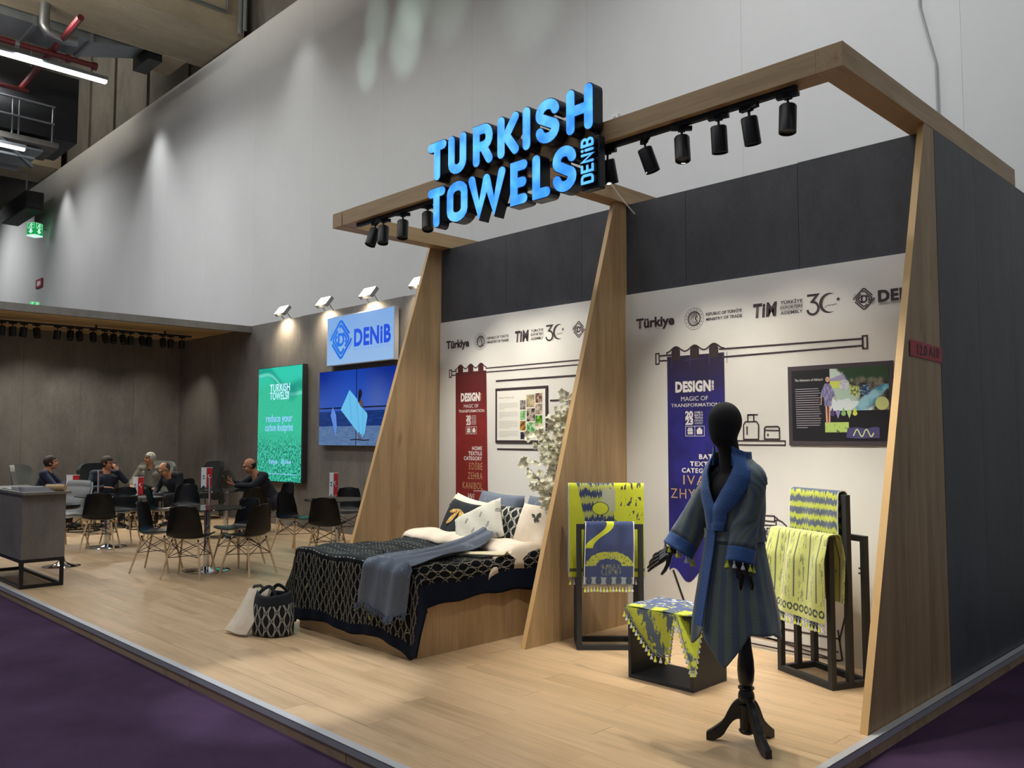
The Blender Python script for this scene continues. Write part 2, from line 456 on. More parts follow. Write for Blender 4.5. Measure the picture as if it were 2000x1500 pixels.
# overhead oak frame
fr = thing('overhead_frame', 'oak beam frame spanning above both display bays and carrying the big blue letters', 'frame', (0, 0, H))
W = .155
q = MB(); q.box(-5.09, -.04, 1.937, 1.937+W, 0, HB)
q = MB(); q.box(-5.09+W, -.04-W, 1.937, 1.937+W, 0, HB); q.build('beam', m_oakx, fr, bevel=.002)
for x1, y1 in ((-.04, 5.126), (-2.554, 3.9), (-5.105+W, 3.9)):
    q = MB(); y0 = 1.937 if x1 != -2.554 else 1.937+W
    q.box(x1-W, x1, y0, y1, 0, HB); q.build('beam', m_oaky, fr, bevel=.002)

# ------------------------------------------------------------------ track and spotlights
WARM = (1.0, .93, .81)
def make_spot(name, label, loc, tilt, az, power, group, lit=True, r=.05, L=.165, aim=58):
    t = thing(name, label, 'spotlight', loc, az, group)
    q = MB(); q.box(-.022, .022, -.016, .016, -.034, 0); q.box(-.065, .065, -.016, .016, -.026, -.001); q.build('adapter', m_black, t)
    q = MB(); q.tube([(0, 0, -.03), (0, 0, -.075)], .008, 8); q.build('stem', m_black, t)
    T = Matrix.Translation((0, 0, -.085)) @ Matrix.Rotation(tilt, 4, 'X')
    q = MB(); q.T = T
    q.lathe([(.006, .0), (r*.92, .0), (r, -.006), (r, -L), (r*.9, -L-.002), (r*.84, -L), (r*.8, -L+.012)], 20, (0, 0, .012), True)
    q.build('lamp_body', m_black, t, True, ang=35)
    q = MB(); q.T = T; q.lathe([(r*.8, -L+.0135), (r*.5, -L+.018), (.002, -L+.02)], 18, (0, 0, .012), False)
    q.build('lens', m_lens if lit else m_lensoff, t, True)
    if power:
        lo = light('lamp', 'SPOT', T @ Vector((0, 0, -L-.01)), None, power, WARM, .03, spot=aim, blend=.75, parent=t)
        lo.rotation_euler = (tilt, 0, 0)
    return t
m_lens = flat('lit_lens', '#fff0d2', .3, 0, 12.0); m_lensoff = flat('dark_lens', '#3a3c3e', .2, .4)
ft = thing('lighting_track', 'black lighting track under the overhead oak beam', 'track', (0, 0, H), 0)
for a, c in ((-4.77, -.345),):
    q = MB(); q.box(a, c, 1.985, 2.025, -.032, 0); q.build('rail', m_black, ft, bevel=.002)
#            x      tilt  azimuth power
spots = [(-4.49, .35, 2.9, 60, 'first spotlight from the left end of the oak beam'), (-4.36, -.22, .75, 60, 'second spotlight from the left end of the oak beam'),
         (-4.07, -.2, .75, 60, 'third spotlight from the left end of the oak beam'), (-3.72, -.4, .9, 70, 'tilted spotlight just left of the blue letters'),
         (-1.74, .4, .2, 60, 'spotlight half hidden behind the right end of the blue letters'), (-1.42, -.35, 2.5, 70, 'tilted spotlight first clear of the blue letters on the right'),
         (-1.13, -.22, .75, 60, 'lit spotlight with bright lens, second to the right of the letters'), (-.86, .12, .2, 60, 'upright spotlight, third to the right of the letters'),
         (-.65, .2, -.2, 60, 'spotlight second from the right end of the oak beam'), (-.40, -.1, .1, 60, 'spotlight at the right end of the oak beam')]
for x, tl, az, pw, lab in spots:
    make_spot('track_spotlight', lab or 'spotlight hidden behind the blue letters on the oak beam', (x, 2.005, H-.032), tl, az, 0, 'spotlights on the oak beam track')
def aimed(x, tgt, pw, spot=70):
    light('bay_lamp', 'SPOT', (x, 2.0, H-.27), tgt, pw, WARM, .03, spot=spot, blend=.8)
for x, tgt, pw, sp in [(-4.5, (-4.4, 3.2, 1.3), 54, 62), (-4.2, (-3.9, 2.2, .7), 80, 62), (-3.95, (-3.9, 3.2, 1.9), 44, 60), (-3.64, (-3.3, 3.2, 1.9), 46, 62),
    (-1.76, (-2.1, 2.6, .6), 90, 60), (-1.74, (-1.6, 3.25, 1.5), 72, 62), (-1.42, (-1.0, 2.2, .3), 85, 70), (-1.13, (-.95, 3.25, 1.7), 42, 60), (-.86, (-.7, 2.2, 0), 80, 75), (-.4, (-.6, 2.6, .7), 60, 62)]:
    aimed(x, tgt, pw, sp)

# ------------------------------------------------------------------ canopy over the lounge end
cn = thing('lounge_canopy', 'grey fascia canopy with timber board soffit over the left lounge end', 'canopy', (0, 0, 0))
q = MB(); q.box(-13.40, -13.29, -4.2, DL, 3.61, 3.735); q.build('fascia', m_conc, cn)
q = MB(); q.box(XL, -13.40, -4.2, DL, 3.718, 3.73); q.build('deck', m_conc, cn)
m_soff = wood('soffit_boards', '#d9bd90', '#b0905f', 'y', 1.0, .5, .35)
n = 16; wb = (XL+13.40)/n; sb = None
for i in range(n):
    if sb is None:
        q = MB(); q.box(.004, -wb-.004, 0, DL+4.2, 0, .02); sb = q.build('soffit_board', m_soff, cn); o = sb
    else: o = sb.copy(); COL.objects.link(o)
    o.location = (XL - wb*i, -4.2, 3.697)
lt = thing('lighting_track', 'long black lighting track under the timber soffit of the lounge', 'track')
q = MB(); q.box(-14.92, -14.88, -4.0, 4.85, 3.61, 3.64); q.build('rail', m_black, lt)
q = MB()
for y in (-3, 0, 3, 4.3): q.box(-14.91, -14.89, y, y+.03, 3.638, 3.70)
q.build('hanger', m_black, lt)

# ================================================================== BIG LETTER SIGN
def arcp(cx, cz, rx, rz, a0, a1, n=8): return [(cx+rx*cos(radians(a0+(a1-a0)*k/n)), cz+rz*sin(radians(a0+(a1-a0)*k/n))) for k in range(n+1)]
def strokes(ch, w, h):
    """centre lines of a rounded condensed letter in a w x h cell"""
    r = min(w/2, h*.24); m = h/2
    L = {'T': [[(0,h),(w,h)], [(w/2,h),(w/2,0)]],
     'U': [[(0,h)] + arcp(w/2, r, w/2, r, 180, 360) + [(w,h)]],
     'R': [[(0,0),(0,h),(w-r,h)] + arcp(w-r, h-(h*.27), r, h*.27, 90, -90) + [(0,h*.46)], [(w*.5,h*.46),(w,0)]],
     'K': [[(0,0),(0,h)], [(w,h),(w*.36,h*.5),(w,0)]],
     'I': [[(w/2,0),(w/2,h)]],
     'H': [[(0,0),(0,h)], [(w,0),(w,h)], [(0,m),(w,m)]],
     'S': [arcp(w/2, h-h*.25, w/2, h*.25, 10, 180, 9) + [(0,h*.72)] + arcp(w/2, h*.72, w/2, h*.17, 180, 235, 4)[1:] + [(w*.72,h*.42)] + arcp(w/2, h*.25, w/2, h*.2, 35, 0, 4) + arcp(w/2, h*.25, w/2, h*.25, 0, -170, 9)[1:]],
     'O': [arcp(w/2, h-r, w/2, r, 0, 180) + arcp(w/2, r, w/2, r, 180, 360) + [(w,h-r)]],
     'W': [[(0,h),(w*.25,0),(w*.5,h*.93)], [(w*.5,h*.93),(w*.75,0),(w,h)]],
     'E': [[(w,h),(0,h),(0,0),(w,0)], [(0,m),(w*.9,m)]],
     'L': [[(0,h),(0,0),(w,0)]],
     'D': [[(0,0),(0,h),(w-r,h)] + arcp(w-r, h-r, r, r, 90, 0, 6)[1:] + arcp(w-r, r, r, r, 0, -90, 6) + [(0,0)]],
     'N': [[(0,0),(0,h),(w,0),(w,h)]],
     'B': [[(0,0),(0,h),(w-r,h)] + arcp(w-r, h*.75, r, h*.25, 90, -90) + [(0,m)], [(w-r,m)] + arcp(w-r, h*.25, r, h*.25, 90, -90) + [(0,0)]],
     'i': [[(w/2,0),(w/2,h*.66)], [(w/2,h*.94),(w/2,h)]]}
    return L[ch]
def stroke_solid(q, path, r, y0, y1, P):
    """rounded stroke of half-width r between depths y0 (front) and y1, P maps (x,z) to world"""
    pts = [Vector(p) for p in path]; n = len(pts); L = []; R = []
    for i in range(n):
        d1 = (pts[i]-pts[max(i-1, 0)]); d2 = (pts[min(i+1, n-1)]-pts[i])
        if d1.length < 1e-9: d1 = d2
        if d2.length < 1e-9: d2 = d1
        d1.normalize(); d2.normalize(); d = d1+d2
        d = d.normalized() if d.length > .2 else d1
        nn = Vector((-d.y, d.x)); k = r/max(.55, abs(nn.dot(Vector((-d1.y, d1.x)))))
        L.append(pts[i]+nn*k); R.append(pts[i]-nn*k)
    def cap(c, d, s):
        a0 = atan2(d.y, d.x); return [c + Vector((cos(a0+s*(pi/2-pi*k/6)), sin(a0+s*(pi/2-pi*k/6))))*r for k in range(1, 6)]
    d0 = (pts[0]-pts[1]).normalized(); d1 = (pts[-1]-pts[-2]).normalized()
    c1 = cap(pts[-1], d1, 1); c0 = cap(pts[0], d0, 1)
    out = L + c1 + R[::-1] + c0; m = len(out)
    vs = [P(p.x, p.y, y0) for p in out] + [P(p.x, p.y, y1) for p in out]
    fs = [(i, (i+1) % m, m+(i+1) % m, m+i) for i in range(m)]
    rb = n+5  # index of R reversed
    ri = lambda i: rb + (n-1-i)
    for s in (0, m):
        fs += [(s+i, s+i+1, s+ri(i+1), s+ri(i)) for i in range(n-1)]
        fs.append([s+n-1] + [s+n+k for k in range(5)] + [s+ri(n-1)])
        fs.append([s+ri(0)] + [s+2*n+5+k for k in range(5)] + [s+0])
    q.add(vs, fs)
m_blue = flat('blue_letter_face', '#2f8cff', .4, 0, 1.0)
mb_ = Mat('blue_letter_face_lit'); m_blue = mb_.out('#1860c8', .4, emit=mb_.mix(mb_.noise(5, 2).step(.3, .7), '#2a80ff', '#62bcff'), es=1.4)
m_navy = flat('navy_letter_side', '#0b1322', .35)
sg = thing('illuminated_letter_sign', 'large glowing blue channel letters mounted on the front of the oak beam', 'sign', (-3.49, 1.82, 3.28))
def letter(ch, x0, x1, z0, z1, r, turn=False, y0=0.0, y1=.105):
    w, h = (x1-x0-2*r, z1-z0-2*r) if not turn else (z1-z0-2*r, x1-x0-2*r)
    if ch in 'Ii': w = max(w, .001)
    if turn: P = lambda a, b, y: (x1-sg.location.x-r-b, y, z0-sg.location.z+r+a)
    else: P = lambda a, b, y: (x0-sg.location.x+r+a, y, z0-sg.location.z+r+b)
    body = MB(); face = MB()
    for st in strokes(ch, w, h):
        stroke_solid(body, st, r+.007, y0+.006, y1, P); stroke_solid(face, st, r, y0, y0+.02, P)
    bo = body.build('letter', m_navy, sg); face.build('letter_face', m_blue, bo)
r1z, r2z = (3.672, 3.99), (3.284, 3.607)
for ch, a, c in [('T',-3.491,-3.262),('U',-3.232,-3.02),('R',-2.934,-2.715),('K',-2.656,-2.432),('I',-2.392,-2.31),('S',-2.254,-2.028),('H',-1.958,-1.722)]:
    letter(ch, a, c, r1z[0], r1z[1], .036)
for ch, a, c in [('T',-3.488,-3.275),('O',-3.246,-3.003),('W',-2.985,-2.575),('E',-2.517,-2.345),('L',-2.289,-2.118),('S',-2.088,-1.872)]:
    letter(ch, a, c, r2z[0], r2z[1], .036)
z = 3.293
for ch, hgt_ in [('D', .066), ('E', .056), ('N', .064), ('i', .022), ('B', .062)]:
    letter(ch, -1.823, -1.712, z, z+hgt_, .0085, True, -.004, .09); z += hgt_+.012
q = MB(); q.box(1.64, 1.80, .03, .1, -.02, .345); q.build('word_box', m_navy, sg, bevel=.008)
q = MB()
for z in (.05, .27, .45, .65): q.box(.04, 1.74, .098, .115, z, z+.02)
q.box(1.70, 1.745, .06, .116, -.01, .69)
q.build('mounting_rail', m_navy, sg)

# ================================================================== LIGHT BOXES AND SCREENS
def logo_diamond(k, cx, cz, R, sx=1.0, w=.105):
    """concentric rounded lozenge emblem with a central D, drawn with ink k"""
    def loz(rr, a0, a1, ww):
        P = [(0, rr), (-rr, 0), (0, -rr), (rr, 0)]; pts = []
        for i in range(64):
            t = i/64*4; s = int(t) % 4; f = t-int(t); a, b = P[s], P[(s+1) % 4]; g = .14
            if f < g: p0, p1 = P[s-1], a; u = f/g*.5+.5; c = a; e0 = (a[0]+(p0[0]-a[0])*g, a[1]+(p0[1]-a[1])*g); e1 = (a[0]+(b[0]-a[0])*g, a[1]+(b[1]-a[1])*g)
            elif f > 1-g: c = b; n2 = P[(s+2) % 4]; u = (f-1+g)/g*.5; e0 = (b[0]+(a[0]-b[0])*g, b[1]+(a[1]-b[1])*g); e1 = (b[0]+(n2[0]-b[0])*g, b[1]+(n2[1]-b[1])*g)
            else: pts.append((a[0]+(b[0]-a[0])*f, a[1]+(b[1]-a[1])*f)); continue
            pts.append(((1-u)**2*e0[0]+2*u*(1-u)*c[0]+u*u*e1[0], (1-u)**2*e0[1]+2*u*(1-u)*c[1]+u*u*e1[1]))
        i0, i1 = int(a0*64), int(a1*64); seg = [pts[i % 64] for i in range(i0, i1+1)]
        k.line([(cx+p[0]*R*sx, cz+p[1]*R) for p in seg], ww*R)
    loz(1.0, -.2, .26, w*1.15); loz(1.0, .3, .76, w*1.15)
    loz(.76, .1, .6, w*1.1); loz(.76, .64, 1.06, w*1.1)
    loz(.54, .16, .42, w); loz(.54, .68, .92, w)
    k.line([(cx-1.02*R*sx, cz+.22*R), (cx-.72*R*sx, cz+.56*R)], .03*R); k.line([(cx+1.02*R*sx, cz-.22*R), (cx+.72*R*sx, cz-.56*R)], .03*R)
    k.line([(cx-.2*R*sx, cz-.33*R), (cx-.2*R*sx, cz+.33*R)], .16*R*sx)
    k.line([(cx-.2*R*sx, cz+.27*R)] + [(cx+(.0+.24*cos(radians(a)))*R*sx, cz+.27*R*sin(radians(a))) for a in range(90, -91, -15)] + [(cx-.2*R*sx, cz-.27*R)], .14*R*sx)
def glow_mat(name, a, b, es, axis='z', lo=0, hi=1):
    M = Mat(name); s = getattr(M, axis).step(lo, hi); c = M.mix(s, a, b)
    return M.out('#101010', .25, emit=c, es=es)
m_lbf = glow_mat('lightbox_white_blue', '#9dc4f2', '#86b4ee', .95, 'z', -.4, .4)
m_lblue = glow_mat('logo_blue', '#1f55ee', '#2a86f6', .9, 'x', .3, -.9)
m_lblue2 = flat('logo_grey_blue', '#5f8fd0', .5, 0, .7)
lb = thing('logo_lightbox', 'white backlit logo panel with a blue lozenge above the video wall', 'light box', (-9.5, 5.235, 3.18))
q = MB(); q.box(-.93, .965, .0, .084, -.415, .415); q.build('housing', m_alu, lb, bevel=.004)
q = MB(); q.box(-.915, .95, -.002, .002, -.4, .4); q.build('backlit_panel', m_lbf, lb)
k = Ink(-.0035); logo_diamond(k, -.5, .012, .325, 1.0, .13); k.build('emblem', m_lblue, lb)
text('DENiB', -.118, -.122, .262, 1.0, m_lblue, lb, -.0035, .04, spacing=1.08)
text('DENİZLİ EXPORTERS ASSOCIATION', -.115, -.198, .043, .99, m_lblue2, lb, -.0035, .0)

# video wall of four screens: one picture spans them
vw = thing('video_wall', 'two by two video wall showing a person with a towel on a beach', 'screen', (-9.565, 5.285, 2.06))
Mv = Mat('beach_picture')
def vwmat():
    M = Mv; x, z = M.x, M.z
    sky = M.mix(z.step(-.05, .62), '#3a63c8', '#0c2f9e'); glow = (((x+.15)*1.1).sq() + (z-.25).sq()).rt().step(1.1, .1)
    sky = M.mix(glow*.55, sky, '#2a62e0')
    sky = M.mix(((x-.55).ab().step(.5, .0))*(z.step(.75, .0))*.45, sky, '#6a7cc0')
    sea = M.mix(M.noise(6, 3, (.6, 1, 7)).step(.4, .7), '#16377f', '#234a94')
    sand = M.mix(M.noise(9, 3, (1, 1, 4)).step(.35, .7), '#5a7cae', '#6f8dba')
    c = M.mix(z.lt(-.055), sky, sea); c = M.mix(z.lt(-.3), c, sand)
    return M.out('#050608', .12, emit=c, es=.8)
m_vw = vwmat()
m_tw = flat('screen_towel', '#5fb0dc', .3, 0, .72); m_tw2 = flat('screen_towel_shade', '#4a98cc', .3, 0, .7)
m_sk = flat('screen_skin', '#5a4a50', .3, 0, .5); m_hr = flat('screen_dark', '#14182a', .3, 0, .5)
for i, (x0, x1) in enumerate(((-1.1, -.012), (.012, 1.1))):
    for j, (z0, z1) in enumerate(((-.615, -.01), (.01, .615))):
        q = MB(); q.box(x0-.008, x1+.008, -.03, .04, z0-.006, z1+.006); s = q.build('screen', m_black, vw)
        q = MB(); q.box(x0, x1, -.034, -.029, z0, z1); q.build('picture', m_vw, s)
k = Ink(-.036); k.poly([(-.19,.29),(-.44,-.03),(.17,-.49),(.25,-.42),(.32,-.15),(.31,-.10),(.12,.02),(.02,.14)]); k.build('picture_towel', m_tw, vw)
k = Ink(-.037); k.line([(-.19,.29),(-.12,-.2)], .012); k.line([(.02,.1),(.1,-.38)], .014); k.line([(.2,-.05),(.2,-.45)], .014); k.build('picture_towel_fold', m_tw2, vw)
k = Ink(-.0365); k.poly([(.02,.07),(.08,.13),(.15,.13),(.2,.07),(.21,-.03),(.13,.03),(.05,.09)]); k.line([(.1,-.4),(.1,-.53)], .03); k.line([(.15,-.43),(.15,-.53)], .028); k.build('picture_person', m_sk, vw)
k = Ink(-.0372); k.disc((.115,.22), .055, 14, .07); k.poly([(.07,.2),(.06,.1),(.11,.08),(.14,.17)]); k.line([(-.15,-.525),(.0,-.515),(.2,-.53),(.38,-.525)], .018); k.build('picture_hair', m_hr, vw)
m_flare = flat('screen_flare', '#5a86d8', .3, 0, .6)
k = Ink(-.0362); k.poly([(-.68,.02),(-.74,-.12),(-.58,-.46),(-.55,-.3),(-.58,-.1)]); k.build('picture_drape', m_flare, vw)

gp = thing('green_lightbox', 'tall backlit turquoise poster of a forest with white slogan', 'light box', (-11.98, 5.225, 1.82))
q = MB(); q.box(-.79, .82, .01, .094, -1.05, 1.045); q.build('housing', m_blackm, gp, bevel=.003)
M = Mat('forest_poster')
def gpm():
    x, z = M.x, M.z
    tree = M.noise(26, 3, (1, 1, .8)).step(.38, .62); far = M.noise(70, 2).step(.3, .7)
    c = M.mix(far, '#2fc49a', '#46d9b0')
    t2 = M.mix(tree, '#0f7d68', '#4fe0bd')
    c = M.mix((z + M.noise(3, 2)*.3).step(.1, -.35), c, t2)
    c = M.mix((z + (x*4).sn()*.04).step(.55, .95), c, '#38dcc0')
    bend = ((z-.78 + x*.25 + (x*5+.6).sn()*.1).ab()).step(.16, .02)
    c = M.mix(bend*.7, c, '#159a8a')
    ln = ((z-.72 + x*.3 + (x*5).sn()*.08).ab()).step(.05, .01)
    c = M.mix(ln*.7, c, '#7ff3df')
    dk = ((x-.45).sq()*2.2 + (z-.55).sq()*3).step(.12, .0); c = M.mix(dk*.5, c, '#0c8f86')
    return M.out('#0a1512', .25, emit=c, es=.9)
q = MB(); q.box(-.775, .775, .004, .012, -1.035, 1.035); q.build('backlit_panel', gpm(), gp)
m_gw = flat('poster_white', '#bfe2ff', .4, 0, .85); m_gl = flat('poster_lilac', '#8cc0f5', .4, 0, .8)
text('TURKISH', -.34, .592, .135, .71, m_gw, gp, .002, .012, spacing=1.05); text('TOWELS', -.34, .445, .135, .61, m_gw, gp, .002, .012, spacing=1.05)
text('DENiB', .34, .445, .06, .14, m_gw, gp, .002, .03, rot=-pi/2)
text('reduce your', 0, .04, .135, .95, m_gl, gp, .002, .02, 'c'); text('carbon footprint', 0, -.125, .135, 1.0, m_gl, gp, .002, .02, 'c')
text('Türkiye', -.33, -.72, .07, .3, m_gl, gp, .002, .03); k = Ink(.002); logo_diamond(k, .17, -.69, .07); k.build('emblem', m_gl, gp); text('DENiB', .25, -.71, .05, .2, m_gl, gp, .002, .03)
k = Ink(.002); k.line([(-.34,-.9),(.67,-.9)], .012); k.build('rule_line', m_gl, gp)

# floodlights along the top of the lounge wall
m_flood = flat('flood_lens', '#ffefd2', .2, 0, 30.0); m_grey = flat('lamp_grey', '#8d8f90', .4, .5)
fl0 = None
for i, (x, lab) in enumerate([(-11.95, 'first lit floodlight from the left on top of the lounge wall'), (-10.55, 'second lit floodlight from the left on top of the lounge wall'),
                              (-9.25, 'third lit floodlight from the left on top of the lounge wall'), (-7.95, 'lit floodlight next to the oak fin on top of the lounge wall')]):
    if fl0 is None:
        t = thing('floodlight', lab, 'floodlight', (x, 5.26, 3.74), 0, 'floodlights on the lounge wall')
        q = MB(); q.bar((-.12, .09, 0), (-.12, .0, .12), .012); q.bar((.12, .09, 0), (.12, .0, .12), .012); q.bar((-.13, .09, .004), (.13, .09, .004), .02); q.build('bracket', m_grey, t)
        q = MB(); q.T = Matrix.Translation((0, -.02, .15)) @ Matrix.Rotation(radians(-38), 4, 'X'); q.box(-.17, .17, -.02, .05, -.1, .1); q.build('lamp_head', m_grey, t, bevel=.012)
        q = MB(); q.T = Matrix.Translation((0, -.02, .15)) @ Matrix.Rotation(radians(-38), 4, 'X')
        q.grid(8, 6, lambda u, v: (-.155+.31*u, -.022-.03*sin(pi*u)*sin(pi*v), -.085+.17*v)); q.build('lens', m_flood, t, True)
        fl0 = t
        light('flood_beam', 'SPOT', (0, -.1, .1), None, 90, (1, .82, .6), .12, spot=120, blend=1, parent=t, rot=(radians(32), 0, 0))
    else: t = dup(fl0, (x, 5.26, 3.74), 0, lab)

# ================================================================== PRINTED BAY BACKDROPS
m_print = (lambda M: M.out(M.mix(M.noise(1.2, 3, (1, 1, .6)).step(.3, .8), '#dcdad4', '#e4e2dc'), .7, bump=M.noise(2.2, 4, (1, 1, .5)), bs=.12))(Mat('printed_fabric'))
m_gold = flat('gold_print', '#c9a778', .6); m_pw = flat('banner_white', '#e9e6e2', .6)
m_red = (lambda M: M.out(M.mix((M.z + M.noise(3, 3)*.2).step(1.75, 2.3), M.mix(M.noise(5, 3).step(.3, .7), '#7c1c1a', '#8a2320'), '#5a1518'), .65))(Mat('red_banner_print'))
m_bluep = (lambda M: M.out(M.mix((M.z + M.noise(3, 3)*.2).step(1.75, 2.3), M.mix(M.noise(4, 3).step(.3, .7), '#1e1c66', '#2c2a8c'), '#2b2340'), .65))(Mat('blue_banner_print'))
YP = 3.279
def icon_row(par, x, z, s, mat):
    k = Ink(-.0035); k.frame(x, z-s*.84, x+s*1.88, z, .004*s/.09); k.line([(x+s*.94, z-s*.84), (x+s*.94, z)], .004*s/.09)
    k.rect(x+s*.2, z-s*.42, x+s*.74, z-s*.26); k.rect(x+s*.26, z-s*.24, x+s*.45, z-s*.12); k.rect(x+s*.49, z-s*.24, x+s*.68, z-s*.12)
    for i in range(5): k.line([(x+s*(.28+.1*i), z-s*.45), (x+s*(.28+.1*i), z-s*.7)], .012*s/.09)
    k.poly([(x+s*1.15, z-s*.68), (x+s*1.67, z-s*.68), (x+s*1.7, z-s*.35), (x+s*1.52, z-s*.15), (x+s*1.41, z-s*.1), (x+s*1.3, z-s*.15), (x+s*1.12, z-s*.35)])
    k.build('banner_icons', mat, par)
def seal(k, cx, cz, R):
    k.arc((cx, cz), R*.97, 0, 2*pi, R*.03, 40)
    k.arc((cx, cz), R*.62, 0, 2*pi, R*.11, 36)
    for i in range(16): k.disc((cx+R*.8*cos(i*pi/8), cz+R*.8*sin(i*pi/8)), R*.05, 6)
    for j, (rr, ox) in enumerate(((.5, .03), (.38, .1), (.27, .17))): k.arc((cx+ox*R, cz), R*rr, radians(50), radians(310), R*.05, 24)
    k.crescent((cx+.28*R, cz), R*.2, R*.08, R*.14); k.star((cx+.38*R, cz), R*.08)
def banner(x0, x1, zt, zb, label, names, nameh, mats, ox):
    """printed backdrop with header logos and a drawn curtain hanging from a drawn rail"""
    t = thing('printed_backdrop', label, 'backdrop print', (0, YP, 0))
    q = MB(); q.grid(40, 24, lambda u, v: (x0+(x1-x0)*u, .004*sin(u*31+v*5)*0 + (.006 if v in (0, 1) else 0), .0+2.802*v)); q.build('fabric', m_print, t, True)
    q = MB(); q.box(x0, x1, .008, .028, 0.0, 2.80); q.build('stretcher_frame', m_alu, t)
    return t
# ---------------- right backdrop (bath textiles)
rb = banner(-2.608, -.06, 0, 0, 'white printed backdrop with a long blue curtain banner behind the robed mannequin', None, 0, None, 0)
Y = -.003
text('Türkiye', -2.466, 2.50, .077, .388, m_ink, rb, Y, .035)
k = Ink(Y); seal(k, -1.888, 2.525, .091)
k.crescent((-.769, 2.525), .072, .016, .064, 0); k.star((-.70, 2.545), .018)
k.line([(-.93,2.595),(-.852,2.595),(-.895,2.548)] + arcp(-.889, 2.5, .042, .045, 80, -170, 12), .017)
k.line([(-1.139,2.546),(-.965,2.543)], .0015); k.line([(-1.139,2.508),(-.965,2.507)], .0015)
k.line([(-.80,2.488),(-.785,2.512),(-.795,2.5),(-.77,2.512),(-.765,2.505),(-.745,2.512),(-.74,2.505),(-.72,2.514),(-.71,2.51)], .004)
logo_diamond(k, -.519, 2.525, .077)
for z in (.18, .09, .03): k.line([(-1.8,z+.01),(-.76,z)], .012)
k.line([(-2.118,.503),(-1.977,.169)], .02)                        # drawn towel-rail stand
k.line([(-1.9,.16)] + arcp(-1.82, .1, .08, .07, 180, 320, 8), .012)
# drawn rail with end caps
k.line([(-2.233,2.247),(-2.10,2.247)], .014); k.line([(-2.233,2.206),(-2.155,2.204)], .014)
k.line([(-1.665,2.262),(-.536,2.25)], .014); k.line([(-1.64,2.198),(-.536,2.202)], .014)
k.line([(-2.233,2.247),(-2.233,2.206)], .012); k.line([(-.536,2.25),(-.536,2.202)], .012)
for sx in (-1, 1):
    cx = -2.25 if sx < 0 else -.52
    k.line([(cx-sx*.016,2.18),(cx+sx*.0,2.18),(cx+sx*.016,2.18),(cx+sx*.016,2.268),(cx-sx*.016,2.268),(cx-sx*.016,2.25)], .012)
    k.line([(cx-sx*.016,2.18),(cx-sx*.016,2.2)], .012)
# wavy curtain heading
top = [(-2.156+.534*i/48, 2.29+.021*sin((i/48)*6*pi-pi/2)) for i in range(49)]
k.line([(-2.156,2.245)]+top+[(-1.622,2.262)], .012)
for cx in (-2.068, -1.889, -1.712): k.poly([(cx-.042,2.2),(cx+.042,2.2),(cx+.042,2.28),(cx+.02,2.308),(cx-.02,2.308),(cx-.042,2.28)])
# bottle, jar, shelf
k.line([(-1.462,1.557),(-1.338,1.557),(-1.335,1.665),(-1.352,1.69),(-1.445,1.69),(-1.462,1.665)], .011, True)
k.line([(-1.424,1.69),(-1.423,1.742),(-1.374,1.742),(-1.374,1.69)], .011); k.line([(-1.425,1.743),(-1.34,1.742)], .011); k.line([(-1.432,1.655),(-1.432,1.59)], .011)
k.line([(-1.288,1.559),(-1.167,1.559),(-1.167,1.64),(-1.178,1.651),(-1.276,1.651),(-1.287,1.64)], .011, True); k.line([(-1.287,1.625),(-1.168,1.622)], .009); k.line([(-1.26,1.6),(-1.26,1.58)], .011)
k.frame(-1.514, 1.515, -1.123, 1.546, .01)
# hair dryer, its cord and the rest of the drawn bathroom
k.frame(-1.6, .953, -1.22, .993, .009); k.line([(-1.22,.988),(-1.197,.976),(-1.197,.966),(-1.22,.96)], .009); k.line([(-1.208,.955),(-1.209,.925),(-1.6,.915)], .009)
k.frame(-1.283, .853, -1.246, .9, .009); k.line([(-1.3,.9),(-1.3,.8)], .01)
k.line([(-1.196,.968),(-1.16,.955),(-1.13,.93),(-1.11,.89),(-1.1,.8),(-1.05,.5)], .01)
k.line([(-.604,.683),(-.585,.675),(-.578,.66),(-.588,.645),(-.607,.648)], .012); k.line([(-.689,.408),(-.753,.164)], .012); k.line([(-.76,.24),(-.735,.04),(-.76,.03),(-1.3,.1)], .012)
k.build('line_drawing', m_ink, rb)
for s_, x, z, h_, w_, b_ in [('REPUBLIC OF TÜRKİYE', -1.777, 2.537, .023, .318, .02), ('MINISTRY OF TRADE', -1.776, 2.496, .023, .318, .02), ('TÜRKİYE', -1.139, 2.555, .023, .174, .02),
     ('EXPORTERS', -1.139, 2.518, .021, .174, .015), ('ASSEMBLY', -1.139, 2.478, .023, .174, .015), ('DENİZLİ EXPORTERS ASSOCIATION', -.42, 2.473, .012, .32, .0)]:
    text(s_, x, z, h_, w_, m_ink, rb, Y, b_)
text('TiM', -1.363, 2.48, .098, .196, m_ink, rb, Y, .045, shear=.1, spacing=1.1); text('DENiB', -.423, 2.494, .074, .32, m_ink, rb, Y, .045, spacing=1.08)
